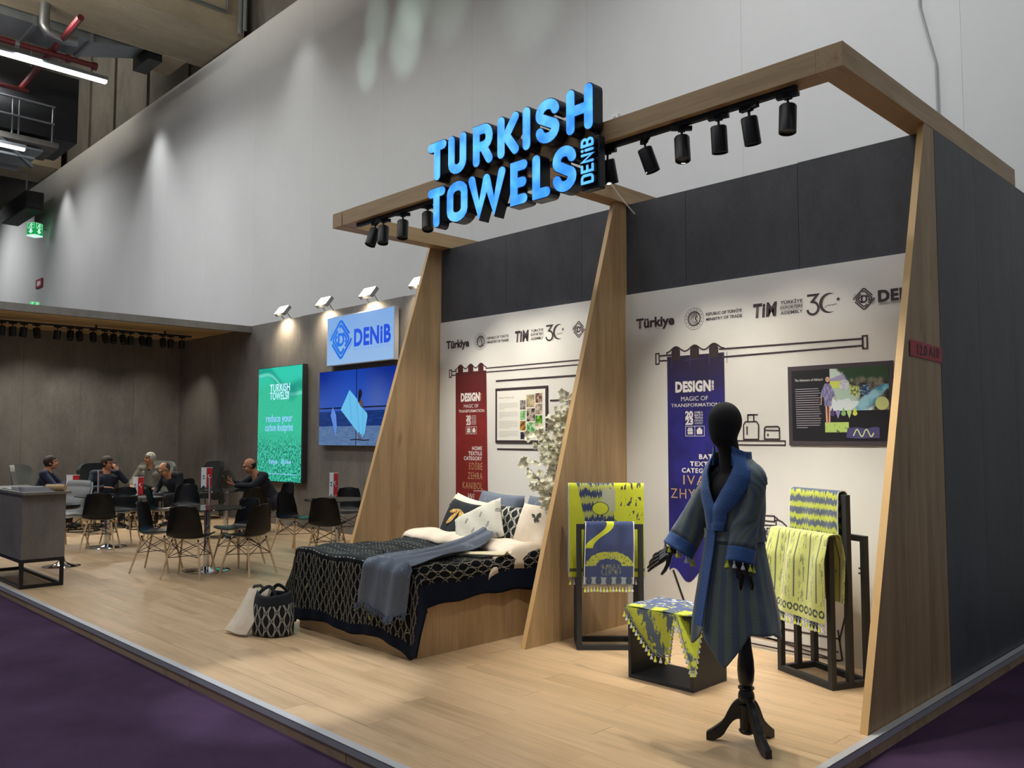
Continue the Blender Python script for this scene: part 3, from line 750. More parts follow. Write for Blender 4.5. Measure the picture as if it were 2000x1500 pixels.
# blue hanging banner
k = Ink(-.002); bot = [(-1.62-.535*i/24, .47+.05*sin(i/24*4*pi+2.6)-(.0 if i else 0)) for i in range(25)]
n0 = 24; tp = [(-1.62-.535*i/n0, 2.235+.0*i) for i in range(n0+1)]
k.add([(p[0], k.Y, p[1]) for p in tp] + [(p[0], k.Y, p[1]) for p in bot], [(i, i+1, n0+2+i, n0+1+i) for i in range(n0)])
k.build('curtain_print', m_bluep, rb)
k = Ink(-.0028)
for cx in (-2.155, -1.978, -1.8, -1.64): k.line([(cx+.045,2.15),(cx+.045,2.235)], .005)
k.line([(-1.98,2.195),(-1.8,2.2)], .004); k.build('curtain_loops', flat('loop_print', '#4a4480', .6), rb)
Z = -.0035
text('DESIGN', -2.076, 1.942, .078, .333, m_pw, rb, Z, .055, spacing=1.06); text('DENiB', -1.716, 1.945, .018, .075, m_pw, rb, Z, .04, rot=-pi/2)
text('MAGIC OF', -1.896, 1.866, .035, .252, m_pw, rb, Z, .0, 'c'); text('TRANSFORMATION', -1.893, 1.818, .027, .452, m_pw, rb, Z, .01, 'c')
text('20', -1.984, 1.73, .05, .074, m_pw, rb, Z, .05); text('23', -1.984, 1.676, .05, .074, m_pw, rb, Z, .05)
for i, (s_, b_) in enumerate((('HOME &', .02), ('BATH', .02), ('TEXTILE', .02), ('DESIGN', -.005), ('CONTEST', -.005))): text(s_, -1.858, 1.764-i*.0215, .015, .076, m_pw, rb, Z, b_, 'c')
icon_row(rb, -1.983, 1.661, .093, m_pw)
text('BATH', -1.69, 1.402, .036, .17, m_pw, rb, Z, .03, 'r', spacing=1.15); text('TEXTILE', -1.69, 1.345, .035, .255, m_pw, rb, Z, .03, 'r', spacing=1.15); text('CATEGORY', -1.69, 1.291, .035, .333, m_pw, rb, Z, .03, 'r', spacing=1.15)
text('IVAN', -1.70, 1.195, .075, .31, m_gold, rb, Z, .0, 'r', spacing=1.2); text('ZHYDR', -2.133, 1.082, .078, .40, m_gold, rb, Z, .0, spacing=1.2)
# ---------------- left backdrop (home textiles)
lbp = banner(-5.085, -2.63, 0, 0, 'white printed backdrop with a long dark red curtain banner behind the bed', None, 0, None, 0)
text('Türkiye', -4.975, 2.515, .077, .365, m_ink, lbp, Y, .035)
k = Ink(Y); seal(k, -4.434, 2.549, .088)
k.crescent((-3.36, 2.552), .072, .016, .064, 0); k.star((-3.306, 2.57), .018)
k.line([(-3.519,2.62),(-3.441,2.62),(-3.484,2.573)] + arcp(-3.478, 2.525, .042, .045, 80, -170, 12), .017)
k.line([(-3.4,2.513),(-3.375,2.537),(-3.385,2.525),(-3.36,2.537),(-3.355,2.53),(-3.335,2.537),(-3.33,2.53),(-3.31,2.539)], .004)
k.line([(-3.72,2.57),(-3.555,2.568)], .0015); k.line([(-3.72,2.532),(-3.555,2.531)], .0015)
logo_diamond(k, -3.113, 2.551, .077)
k.line([(-4.883,2.266),(-4.80,2.266)], .012); k.line([(-4.883,2.225),(-4.822,2.225)], .012); k.line([(-4.36,2.27),(-2.9,2.272)], .012); k.line([(-4.35,2.23),(-2.9,2.23)], .012); k.line([(-4.883,2.266),(-4.883,2.225)], .012)
k.line([(-4.886,2.207),(-4.92,2.207),(-4.92,2.283),(-4.886,2.283),(-4.886,2.266)], .012); k.line([(-4.886,2.207),(-4.886,2.225)], .012)
top = [(-4.822+.474*i/48, 2.305+.021*sin((i/48)*6*pi-pi/2)) for i in range(49)]
k.line([(-4.822,2.26)]+top+[(-4.348,2.278)], .012)
k.line([(-4.205,2.133),(-2.75,2.133)], .018); k.line([(-4.188,1.457),(-2.75,1.457)], .018); k.line([(-3.472,1.915),(-2.75,1.915)], .018)
k.build('line_drawing', m_ink, lbp)
for s_, x, z, h_, w_, b_ in [('REPUBLIC OF TÜRKİYE', -4.332, 2.561, .023, .305, .02), ('MINISTRY OF TRADE', -4.332, 2.52, .023, .305, .02), ('TÜRKİYE', -3.72, 2.579, .023, .165, .02),
     ('EXPORTERS', -3.72, 2.542, .021, .165, .015), ('ASSEMBLY', -3.72, 2.502, .023, .165, .015)]: text(s_, x, z, h_, w_, m_ink, lbp, Y, b_)
text('TiM', -3.935, 2.503, .1, .187, m_ink, lbp, Y, .045, shear=.1, spacing=1.1)
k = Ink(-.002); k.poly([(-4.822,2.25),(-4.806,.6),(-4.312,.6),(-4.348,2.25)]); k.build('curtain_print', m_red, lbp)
k = Ink(-.0022)
for cx in (-4.744, -4.585, -4.43): k.poly([(cx-.04,2.22),(cx+.04,2.22),(cx+.04,2.295),(cx+.02,2.322),(cx-.02,2.322),(cx-.04,2.295)])
k.build('curtain_loops', flat('loop_dark_red', '#4a1518', .6), lbp)
text('DESIGN', -4.736, 1.948, .078, .292, m_pw, lbp, Z, .055, spacing=1.06); text('DENiB', -4.424, 1.95, .018, .075, m_gold, lbp, Z, .02, rot=-pi/2)
text('MAGIC OF', -4.576, 1.878, .035, .222, m_pw, lbp, Z, .0, 'c'); text('TRANSFORMATION', -4.574, 1.83, .028, .393, m_pw, lbp, Z, .01, 'c')
text('20', -4.649, 1.753, .045, .07, m_pw, lbp, Z, .05); text('23', -4.649, 1.703, .045, .07, m_pw, lbp, Z, .05)
for i, s_ in enumerate(('HOME &', 'BATH', 'TEXTILE', 'DESIGN', 'CONTEST')): text(s_, -4.532, 1.785-i*.0205, .014, .07, m_pw, lbp, Z, .0, 'c')
icon_row(lbp, -4.652, 1.682, .086, m_pw)
text('HOME', -4.408, 1.445, .036, .15, m_pw, lbp, Z, .03, 'r', spacing=1.15); text('TEXTILE', -4.408, 1.393, .036, .206, m_pw, lbp, Z, .03, 'r', spacing=1.15); text('CATEGORY', -4.408, 1.342, .036, .276, m_pw, lbp, Z, .03, 'r', spacing=1.15)
text('EDİBE', -4.402, 1.247, .068, .2, m_gold, lbp, Z, -.005, 'r', spacing=1.15); text('ZEHRA', -4.4, 1.15, .068, .22, m_gold, lbp, Z, -.005, 'r', spacing=1.15); text('KANIBOL', -4.398, 1.05, .068, .303, m_gold, lbp, Z, -.005, 'r', spacing=1.15)
k = Ink(Z); k.line([(-4.532,1.032),(-4.398,1.035)], .006); k.build('rule_line', m_pw, lbp)
text('Wi', -4.619, .942, .062, .1, m_pw, lbp, Z, .0, shear=.3)
# ---------------- framed board on the left backdrop
pb = thing('photo_board', 'white framed board with text and small nature photos on the bed backdrop', 'poster', (-3.85, YP-.012, 1.79))
q = MB(); q.box(-.355, .355, 0, .012, -.272, .268); q.build('frame', m_ink, pb, bevel=.002)
k = Ink(-.001); k.rect(-.328, -.245, .328, .24); k.build('sheet', flat('white_paper', '#e4e1d8', .6), pb)
text('Mnemosis: The Codes of Life', -.3, .165, .014, .21, m_inkg, pb, -.002)
k = Ink(-.002); zz = .115
for n_ in (5, 5, 6, 5):
    for i in range(n_): k.line([(-.303, zz), (-.303+(.27 if i < n_-1 else random.uniform(.05, .2)), zz)], .003); zz -= .0125
    zz -= .025
k.build('text_lines', flat('text_grey', '#a8a49c', .6), pb)
ph = [(-.005,.05,.07,.14,'#4a4540','#9a958c'),(.08,.07,.19,.19,'#8c8268','#c7b58a'),(.2,.11,.29,.2,'#4f3128','#b79a86'),(-.005,-.05,.07,.04,'#4f8a4a','#a9d3a0'),(.085,-.065,.195,.06,'#1f1c1c','#b9ac98'),
      (.2,.0,.29,.1,'#8c7868','#cbbfae'),(-.005,-.15,.07,-.06,'#4a2c12','#c99a3a'),(.085,-.18,.195,-.075,'#3c8a44','#b7dcae'),(.2,-.1,.29,-.01,'#2f4a20','#7ccb3c'),(.2,-.19,.29,-.11,'#9a93a4','#cfcad0'),(.0,-.235,.06,-.165,'#1c1a34','#2a2748')]
for i, (x0, z0, x1, z1, a, c) in enumerate(ph):
    M = Mat('small_photo'); m_ = M.out(M.mix(M.noise(28, 3, off=i*3.1).step(.38, .62), a, c), .5)
    k = Ink(-.002); k.rect(x0, z0, x1, z1); k.build('small_photo', m_, pb)
# ---------------- dark board on the right backdrop
db = thing('design_board', 'dark framed design board with collage and towel samples beside the oak fin', 'poster', (-.711, YP-.012, 1.802))
q = MB(); q.box(-.377, .377, 0, .012, -.286, .285); q.build('frame', flat('board_frame', '#463e44', .6), db, bevel=.002)
k = Ink(-.001); k.rect(-.347, -.256, .35, .252); k.build('sheet', flat('board_black', '#1e1c22', .5), db)
text('The Adventure of Akköprü', -.322, .173, .018, .212, m_whitep, db, -.002, .0)
k = Ink(-.002)
for i in range(18): k.line([(-.32+i*.0003, .117-i*.0163), (-.32+random.uniform(.17, .195)*(1 if i < 17 else .5), .117-i*.0163)], .0055)
k.build('text_lines', flat('text_pale', '#9b98a0', .6), db)
M = Mat('collage_picture')
def collage():
    x, z = M.x, M.z; nz = M.noise(9, 4)
    hill = M.mix((z - .2 - ((x*18).sn()*.02)).gt(0), '#a9a5cf', '#cfe0d8'); c = M.mix(z.gt(.165), '#dfe96c', hill)
    c = M.mix(z.gt(.115), '#bcd6c8', c); c = M.mix((z + nz*.12).gt(.09), '#e4eef0', c)
    c = M.mix((z+.05+nz*.1).step(.05, -.04)*.5, c, '#a9bfdc')
    river = ((x-.19) - (z)*1.1 + (nz-.5)*.16).ab(); rock = (x*1.2 + z*.9 + (nz-.5)*.35).step(.2, .26)
    c = M.mix(rock, c, M.mix(M.noise(16, 4).step(.4, .62), '#23241f', '#8a8273'))
    c = M.mix((rock*(z-.12+nz*.2).step(.1, .16)), c, '#2c4a2c')
    c = M.mix(river.step(.06, .035)*(x-.02).gt(0)*(z.lt(.13)), c, M.mix(nz.step(.4, .6), '#3f8fae', '#9ccfe0'))
    c = M.mix(((x-.3).sq()+(z+.0).sq()).rt().lt(.045), c, '#c9cf86')
    return M.out(c, .55)
mcol = collage(); k = Ink(-.002); k.rect(-.06, -.045, .348, .258-.006); k.build('collage_picture', mcol, db)
for cx, cz, r, a, c in ((.045, .135, .036, '#dfe3ea', '#b9bdd0'), (.118, .09, .036, '#d3e08a', '#6f7a52'), (.19, .095, .038, '#1f3558', '#7d9cc0')):
    MM = Mat('swatch_print'); k = Ink(-.003); k.disc((cx, cz), r, 22); k.build('round_swatch', MM.out(MM.mix(MM.noise(40, 3, (1, 1, 3) if c != '#6f7a52' else (3, 1, 1)).step(.48, .56), a, c), .55), db)
for i, (c, dn) in enumerate((('#5b4a8a', 1), ('#9a97cc', 0), ('#8dc07a', 1), ('#c3df94', 0), ('#d9dd58', 1))):
    cx = -.045+i*.04; k = Ink(-.0035); s = 1 if dn else -1; cz = -.065 if dn else -.055
    k.poly([(cx+.017*cos(a), cz+s*(.016*sin(a)) + (0)) for a in [radians(v) for v in range(180, 361, 20)]] + [(cx, cz+s*.045)]); k.build('colour_drop', flat('drop%d' % i, c, .5), db)
# small fashion figure, printed towels
k = Ink(-.004); k.poly([(-.095,.15),(-.06,.15),(-.035,.1),(-.02,.06),(-.045,.05),(-.05,-.01),(-.1,-.01),(-.105,.05),(-.13,.06),(-.115,.11)]); k.build('printed_dress', (lambda M: M.out(M.mix(M.noise(60, 2, (3, 1, .6)).step(.42, .58), '#6a6698', '#a5a2c6'), .6))(Mat('dress_print')), db)
k = Ink(-.0042); k.disc((-.075,.178), .016, 12, .02); k.line([(-.088,-.01),(-.085,-.13)], .013); k.line([(-.065,-.01),(-.067,-.13)], .012); k.line([(-.122,.06),(-.126,.0)], .007); k.line([(-.025,.06),(-.01,.02)], .006); k.build('printed_figure', flat('print_skin', '#d9a78e', .6), db)
k = Ink(-.004); k.rect(-.1, -.195, .07, -.125); k.build('towel_swatch', (lambda M: M.out(M.mix(M.noise(45, 3).step(.62, .66), '#b5cf6f', '#5c6a70'), .6))(Mat('green_towel_print')), db)
k = Ink(-.0045); k.poly([(.06,-.165),(.13,-.16),(.19,-.172),(.25,-.158),(.28,-.165),(.28,-.235),(.21,-.235),(.14,-.24),(.05,-.232)]); k.build('towel_swatch', flat('violet_towel_print', '#4d4878', .6), db)
k = Ink(-.005); k.line([(.1,-.22)]+[(.11+.13*i/20, -.2+.025*sin(i/20*4*pi)) for i in range(21)], .008); k.build('towel_wave', flat('wave_print', '#cfdb9a', .6), db)
# red stand number tag wrapped on the outer fin
rt = thing('stand_number_tag', 'red stand number tag stuck on the outer oak fin', 'tag', (-.04, 3.05, 2.11))
q = MB(); q.T = Matrix.Rotation(radians(-1.5), 4, 'X'); q.box(.0, .003, -.275, .262, -.052, .048); q.build('tag_plate', flat('tag_red', '#b3202f', .45), rt, bevel=.001)
o = text('12.0 A10', 0, 0, .062, .37, flat('tag_ink', '#2a0d14', .5), rt, 0, .015, 'c'); o.rotation_euler = (0, 0, pi/2); o.location = (.0042, .02, -.03)
q = MB(); q.box(-.02, .002, -.285, -.268, -.05, .04); q.build('tag_clip', m_black, rt)

# ================================================================== BED AND ITS TEXTILES
bed = thing('bed', 'low oak panelled bed standing in the left display bay', 'bed', (-3.685, 2.25, 0))
BX = .755
q = MB(); q.box(-BX, BX, -1.0, -.975, 0, .40); q.build('foot_panel', m_oakx, bed, bevel=.001)
for s in (-1, 1):
    q = MB(); q.box(min(s*BX, s*(BX-.025)), max(s*BX, s*(BX-.025)), -.975, 1.0, 0, .40); q.build('side_panel', wood('bed_side_oak', '#bc9e74', '#907350', 'z') if s < 0 else bpy.data.materials['bed_side_oak'], bed, bevel=.001)
q = MB(); q.box(-BX+.03, BX-.03, -.97, .99, .30, .60); q.build('mattress', flat('mattress_white', '#d8d4cc', .8), bed, bevel=.03)
def lens_mask(M, a, b, pa, pb, w=.36, th=.055):
    """staggered lens outlines; a,b are cloth coordinates in metres"""
    r = None
    for o in (0.0, .5):
        X = (a/pa + o).fr() - .5; Y = ((b/pb + o).fr() - .5)*1.06
        f = (X.ab() - (Y*pi)._m('COSINE')*w).ab().lt(th)
        r = f if r is None else r.mx(f)
    return r
M = Mat('black_lens_quilt', 'UV')
def quiltm():
    a, b = M.x, M.y
    ln = lens_mask(M, a, b, .078, .125, .31, .018)*M.noise(60, 2).step(.3, .42)
    dash = ((a/.05).fr().lt(.45))*(((b/.035).fr()-.5).ab().lt(.09))*(((b/.105).fr()).lt(.67))*M.noise(7, 2).step(.42, .5)
    moth = M.noise(6.5, 4, off=4).step(.66, .69)
    top = (a.gt(.38)*a.lt(1.89)*b.gt(.56))
    side_l = M.mix(ln, '#07090e', '#b5b09e')
    spot = M.noise(11, 1, off=12).step(.735, .75)
    side_l = M.mix(spot, side_l, '#7e8348')
    topc = M.mix(dash, '#22282b', '#a9aba2'); topc = M.mix(moth*M.noise(30, 2).step(.45, .55), topc, '#8e9088')
    c = M.mix(top, side_l, topc)
    hem = (b.lt(.09)).mx(a.gt(2.08)).mx(a.lt(.06)); c = M.mix(hem, c, '#0d1526')
    c = M.mix(((b-.56).ab().lt(.012)), c, '#05070b')
    return M.out(c, .85, bump=M.noise(14, 3), bs=.35, spec=.15)
m_quilt = quiltm()
# cloth coordinates: a from left hem (0) to right hem, b from foot hem (0) to head
LO, RO, FO = .44, .285, .60; TW = 2*BX
def drape(a, b):
    da = a - (LO+TW); dl = LO - a; db = FO - b
    zt = .635 + .012*sin(a*9+b*5) + .008*sin(b*17-a*3)
    x = -BX + min(max(a-LO, 0), TW); y = -1.0 + max(b-FO, 0); z = zt
    edge = .02
    wav = .012*sin(a*26) if db > 0 else .012*sin(b*22)
    if da > 0 and db > 0:
        h = max(da*1.0, db); k = min(da, db); t = da/(da+db+1e-6)
        lim = min(1, h/.12)
        x += edge*lim + k*(.95-.65*db/FO) + .03*sin(t*pi); y -= edge*lim + .12*k; z -= h*1.03 - .03*sin(t*pi)
        z = max(z, .012)
    elif dl > 0 and db > 0:
        h = max(dl, db); k = min(dl, db); z -= h*.97; x -= edge + .16*k + .10*min(1, dl/.3)*min(1, h/.4); y -= edge + .06*k; z = max(z, .03)
    elif da > 0: z -= max(0, da-.02); x += edge*min(1, da/.06) + wav*.5 + .02*da
    elif dl > 0: z -= max(0, dl-.02); x -= edge*min(1, dl/.06) + .22*dl
    elif db > 0: z -= max(0, db-.02)*(.93 + .09*max(0, (a-LO-.95)/.56)**2 + .012*sin(a*6)); y -= edge*min(1, db/.06) + wav*.6 + .02*db
    return (x, y, z)
q = MB(); A, B = LO+TW+RO, FO+1.35
q.grid(110, 96, lambda u, v: drape(A*u, B*v))
q.uv = [[(c[0]*A, c[1]*B) for c in f] for f in q.uv]
qu = q.build('quilt', m_quilt, None, True, ang=80); qu.location = bed.location
so = qu.modifiers.new('thick', 'SOLIDIFY'); so.thickness = .014; so.offset = 1
tag(qu, 'black quilt with pale lens outlines spread over the bed and hanging to the floor', 'quilt')

m_cream = (lambda M: M.out(M.mix(M.noise(4, 3).step(.35, .7), '#e3d6c3', '#d3c3ad'), .85, bump=M.noise(9, 4, (1, 2.5, 1)), bs=.5))(Mat('cream_cotton'))
def duv(u, v):
    x = -4.47 + 1.66*u; e_ = max(0, min(1, (u-.7)/.3)); e_ = e_*e_*(3-2*e_); y = 2.28 - .24*e_ + (.38+.22*e_)*v + .02*sin(u*9)
    z = .652 + .06*sqrt(max(0, sin(pi*min(1, v*1.0)))) + .006*sin(u*31+v*6) + .006*sin(u*13+1) - .012*u
    if u > .9: k = (u-.9)/.1; x = -2.975 + .06*sin(k*pi/2); z -= .17*k*k; y -= .1*k
    if u < .05: k = (.05-u)/.05; x += .05*k; z -= .1*k
    return (x, y, z)
q = MB(); q.grid(60, 16, duv); o = q.build('duvet_fold', m_cream, None, True, ang=80)
s_ = o.modifiers.new('thick', 'SOLIDIFY'); s_.thickness = .02; s_.offset = 1
tag(o, 'cream duvet edge folded back in a thick roll across the bed', 'duvet')
def moth(k, cx, cz, s, rot=0.0):
    for a, l, w_ in ((2.5, 1, .3), (.64, 1, .3), (-2.3, .8, .26), (-.84, .8, .26), (-1.57, .75, .2)):
        a += rot; ex, ez = cx+s*l*cos(a), cz+s*l*sin(a); nx, nz = -sin(a)*s*w_, cos(a)*s*w_
        k.poly([(cx, cz), (cx+(ex-cx)*.5+nx, cz+(ez-cz)*.5+nz), (ex+nx*.5, ez+nz*.5), (ex-nx*.5, ez-nz*.5), (cx+(ex-cx)*.5-nx, cz+(ez-cz)*.5-nz)])

def pillow(label, c, w_, h_, t_, lean, roll, yaw, mat, name='pillow', cat='pillow', group='pillows on the bed', corner=.9):
    def side(sg):
        def f(u, v):
            a, b = 2*u-1, 2*v-1
            e = (1-a**4)*(1-b**4); pin = 1 - .07*(1-abs(a)**2)*abs(b)**6 ; pin2 = 1 - .07*(1-abs(b)**2)*abs(a)**6
            return (a*w_/2*pin2, sg*t_/2*max(0, e)**.42 + .006*sin(9*a+4*b)*e, b*h_/2*pin)
        return f
    q = MB(); q.grid(18, 18, side(-1)); n_ = len(q.f); q.grid(18, 18, side(1))
    for i in range(n_, len(q.f)): q.f[i] = q.f[i][::-1]; q.uv[i] = q.uv[i][::-1]
    o = q.build(name, mat, None, True, ang=75)
    o.location = c; o.rotation_euler = Euler((0, roll, 0)).to_matrix().to_4x4().to_euler()
    o.rotation_euler = (Matrix.Rotation(yaw, 3, 'Z') @ Matrix.Rotation(lean, 3, 'X') @ Matrix.Rotation(roll, 3, 'Y')).to_euler()
    tag(o, label, cat, group); return o
M = Mat('blue_grey_gauze', 'Object'); gz = M.noise(90, 2, (1, 1, 1.6)); leaf = M.noise(13, 2, (1, .4, .7), off=3).step(.66, .70)
m_gauze = M.out(M.mix(leaf*.35, M.mix(gz, '#4f5866', '#6c7685'), '#98a1ab'), .9, bump=gz, bs=.5)
pillow('blue grey gauze pillow at the back of the bed in front of the red banner', (-3.86, 2.97, .845), .62, .44, .15, -.30, .04, -.05, m_gauze)
pillow('blue grey gauze pillow at the back of the bed next to the middle fin', (-3.20, 2.98, .835), .62, .44, .15, -.32, .0, .02, m_gauze)
def embroidered(pl, draw, mat, t_):
    k = Ink(-t_/2-.004); draw(k); o = k.build('embroidery', mat, pl)
    return o
m_dk = flat('dark_embroidery', '#3c3a36', .8)
p = pillow('cream pillow with a dark moth at the left behind the black moth cushion', (-4.13, 2.80, .80), .58, .44, .15, -.35, .12, -.15, m_cream)
embroidered(p, lambda k: moth(k, -.17, .08, .055, .5), m_dk, .15)
p = pillow('cream pillow with a dark moth at the right against the middle fin', (-3.08, 2.76, .80), .56, .42, .16, -.45, .02, .1, m_cream)
embroidered(p, lambda k: moth(k, -.04, .06, .06, .2), m_dk, .16)
M = Mat('lens_cushion', 'Object'); m_lc = M.out(M.mix(lens_mask(M, M.x, M.z, .11, .1, .32, .05), '#15171b', '#bdbdb3'), .85)
pillow('black cushion with white lens outlines peeking out behind the white leaf cushion', (-3.50, 2.74, .80), .44, .36, .13, -.35, .06, .05, m_lc)
m_bc = (lambda M: M.out(M.mix(M.noise(30, 3), '#12161c', '#1d232b'), .9))(Mat('black_linen'))
p = pillow('black cushion embroidered with a golden moth, front left on the bed', (-4.0, 2.63, .80), .45, .40, .13, -.42, .10, -.06, m_bc)
m_gd = (lambda M: M.out(M.mix(M.noise(40, 3).step(.42, .6), '#b98a2c', '#e0c582'), .6))(Mat('gold_embroidery'))
def goldmoth(k):
    for a, l, w_ in ((-2.85, .15, .018), (-2.25, .20, .026), (-1.2, .18, .026), (-.6, .16, .02)):
        c0 = (.03, .10); d = (cos(a), sin(a)); nx, nz = -d[1], d[0]
        ts = [0, .15, .3, .45, .6, .75, .88, .96, 1]; wd = [0, .35, .65, .88, 1, .95, .7, .4, 0]
        L_ = [(c0[0]+d[0]*l*t+nx*w_*g, c0[1]+d[1]*l*t+nz*w_*g) for t, g in zip(ts, wd)]; R_ = [(c0[0]+d[0]*l*t-nx*w_*g, c0[1]+d[1]*l*t-nz*w_*g) for t, g in zip(ts, wd)]
        k.poly(L_ + R_[-2:0:-1])
embroidered(p, goldmoth, m_gd, .135)
M = Mat('white_leaf_gauze', 'Object'); cr = M.noise(14, 3, (1, 1, 9)); 
X = ((M.x/.15 + (M.z/.13).fl()*.37).fr() - .5); Z_ = ((M.z/.13).fr() - .5)
lf = ((X*1.0 - Z_*.5).sq()*9 + (Z_*.8 + X*.3).sq()*3).lt(.10)
m_wl = M.out(M.mix(lf*M.noise(60, 2).step(.3, .55)*.75, M.mix(cr*.6, '#dcd9c9', '#c2bfae'), '#6f7270'), .9, bump=cr, bs=.6)
pillow('white crinkled cushion with grey leaves tilted in the middle of the bed', (-3.60, 2.50, .79), .50, .40, .14, -.55, -.52, .10, m_wl)

# throw
def throw(u, v):
    n_ = v*1.55
    if n_ < 1.12:
        t = n_/1.12; y = 2.42 - t*1.24; wd = .17 + .36*t**.8; cx = -3.30 + .17*t - .1*(1-t)*(1-t)
        z = .668 + .032*abs(sin(u*9+t*3))*(1-.25*t) + .01*sin(u*21+t*9) + .07*(1-t)**3 + (.05*sin(pi*u))*(1-t)**2
        return (cx + (u-.5)*wd - .05*(1-t)*sin(u*3), y, z)
    h_ = n_-1.12; sag = .03*sin(u*pi*2.2+.4)
    return (-3.13 + (u-.5)*(.53+.02*h_) - .12*h_, 1.195 - .02*min(1, h_/.05) - .016*sin(u*17+h_*3) - .035*abs(sin(u*6+.5)), .672 - h_*.80 - .02*u + sag*h_*2)
q = MB(); q.sheet(44, 60, throw, .008)
th = q.build('throw_blanket', m_gauze, None, True, ang=75); tag(th, 'blue grey gauze throw lying over the quilt and hanging over the bed foot', 'throw')
q = MB()
for i in range(90):
    u = random.random(); p0 = Vector(throw(u, 1.0)); l = random.uniform(.02, .05)
    q.tube([p0+Vector((0, -.004, .01)), p0+Vector((random.uniform(-.012, .012), random.uniform(-.02, .0), -l*.5)), p0+Vector((random.uniform(-.02, .02), random.uniform(-.025, -.002), -l))], [.004, .005, .003], 4)
f_ = q.build('fringe', flat('throw_fringe', '#4f5a68', .9), th); tag(f_, kind='stuff')
q = MB(); q.sheet(8, 24, lambda u, v: (-3.42+.62*v*0+.52*v + .03*sin(v*7), 1.55+.62*v+.10*(u-.5)-.02, .655+.012*sin(u*9+v*4)+.02*v), .008)
o = q.build('throw_lining', flat('lining_cream', '#ded5b4', .85), th, True)
q = MB()
for i in range(60):
    c = Vector((-3.50+random.gauss(.05, .08), 1.52+random.gauss(0, .035), .655)); q.tube([c, c+Vector((random.uniform(-.03, .03), random.uniform(-.03, .03), random.uniform(.005, .04)))], [.006, .004], 4)
tag(q.build('fringe', flat('throw_fringe', '#4f5a68', .9), th), kind='stuff')

# bags beside the bed
M = Mat('lens_bag', 'UV'); ln = lens_mask(M, M.x, M.y, .085, .13, .31, .045)
m_bag = M.out(M.mix(M.y.gt(.245), M.mix(ln, '#0e1014', '#a9a89d'), '#12151c'), .85)
bg = thing('tote_bag', 'black bucket bag with pale lens pattern standing at the bed foot', 'bag', (-4.36, .965, 0), .25)
def bagf(u, v):
    a = 2*pi*u; r = .155 + .02*sin(pi*v) - .025*v; k = 1+.035*sin(5*a+v*3)
    return (r*cos(a)*k*1.12, r*sin(a)*k*.92, .006+.325*v + .012*v*sin(2*a+1))
q = MB(); q.grid(40, 14, bagf, True); q.uv = [[(c[0]*1.05, c[1]*.33) for c in f] for f in q.uv]
for f in q.uv:
    if max(c[0] for c in f)-min(c[0] for c in f) > .5:
        for i, c in enumerate(f):
            if c[0] < .5: f[i] = (1.05, c[1])
o = q.build('bag_body', m_bag, bg, True, ang=80); sm = o.modifiers.new('t', 'SOLIDIFY'); sm.thickness = .006
q = MB(); q.lathe([(.13, .008), (.15, .02)], 28, sx=1.12, sy=.92); q.build('bag_base', m_bc, bg)
for s in (-1, 1):
    q = MB(); q.tube([(-.09, s*.07, .31)] + [(-.09+.18*i/8, s*(.07-.02*sin(pi*i/8)), .325+.055*sin(pi*i/8)) for i in range(9)] + [(.09, s*.07, .31)], .008, 6, squash=2.0); q.build('handle', m_bc, bg, True)
tb = thing('tote_bag', 'cream cotton tote bag with a dark moth leaning on the black bucket bag', 'bag', (-4.56, .80, 0), .28)
def tote(u, v):
    lean = .12*v
    return ((u-.5)*(.26-.07*v) + lean*.7+.01, -.05+.16*v + .02*sin(u*5+v*3) - .03*(1-v)*sin(pi*u), .008+.325*v)
q = MB(); q.sheet(16, 16, tote, .035); q.build('bag_body', m_cream, tb, True, ang=60)
k = Ink(-.012); k.poly([(.0,.1),(.02,.13),(.035,.12),(.03,.17),(.05,.2),(.035,.2),(.045,.23),(.02,.19),(.015,.15)]); o = k.build('embroidery', m_dk, tb); o.rotation_euler = (radians(-24), 0, 0); o.location = (-.02, -.036, -.02)
q = MB(); q.tube([(.0, .1, .32), (.03, .09, .36), (.09, .1, .37), (.13, .12, .33)], .007, 6, squash=2.0); q.build('handle', m_dk, tb, True)

# blossom branches in a tall vase behind the middle fin
vs_ = thing('flower_vase', 'tall vase of white blossom branches half hidden by the middle oak fin', 'plant', (-2.77, 2.84, 0))
q = MB(); q.lathe([(.085, 0), (.095, .02), (.09, .3), (.1, .75), (.085, .78), (.078, .75), (.07, .1)], 24); q.build('vase', flat('vase_white', '#d8d6d0', .3), vs_, True)
br = MB(); bl = MB(); ct = MB(); tips = []
m_petal = (lambda M: M.out(M.mix(M.noise(25, 2), '#e9e5cf', '#d5d0ae'), .7, sheen=.1))(Mat('blossom_petals'))
def flower(c, r, n):
    n = Vector(n).normalized(); a = n.orthogonal().normalized(); b = n.cross(a); s0 = random.random()*6
    for k in range(5):
        t = s0+k*2*pi/5; d = a*cos(t)+b*sin(t); e = n.cross(d)
        bl.add([c, c+d*r*.55+e*r*.42+n*r*.25, c+d*r*1.05+n*r*.4, c+d*r*.55-e*r*.42+n*r*.25], [(0, 1, 2, 3)])
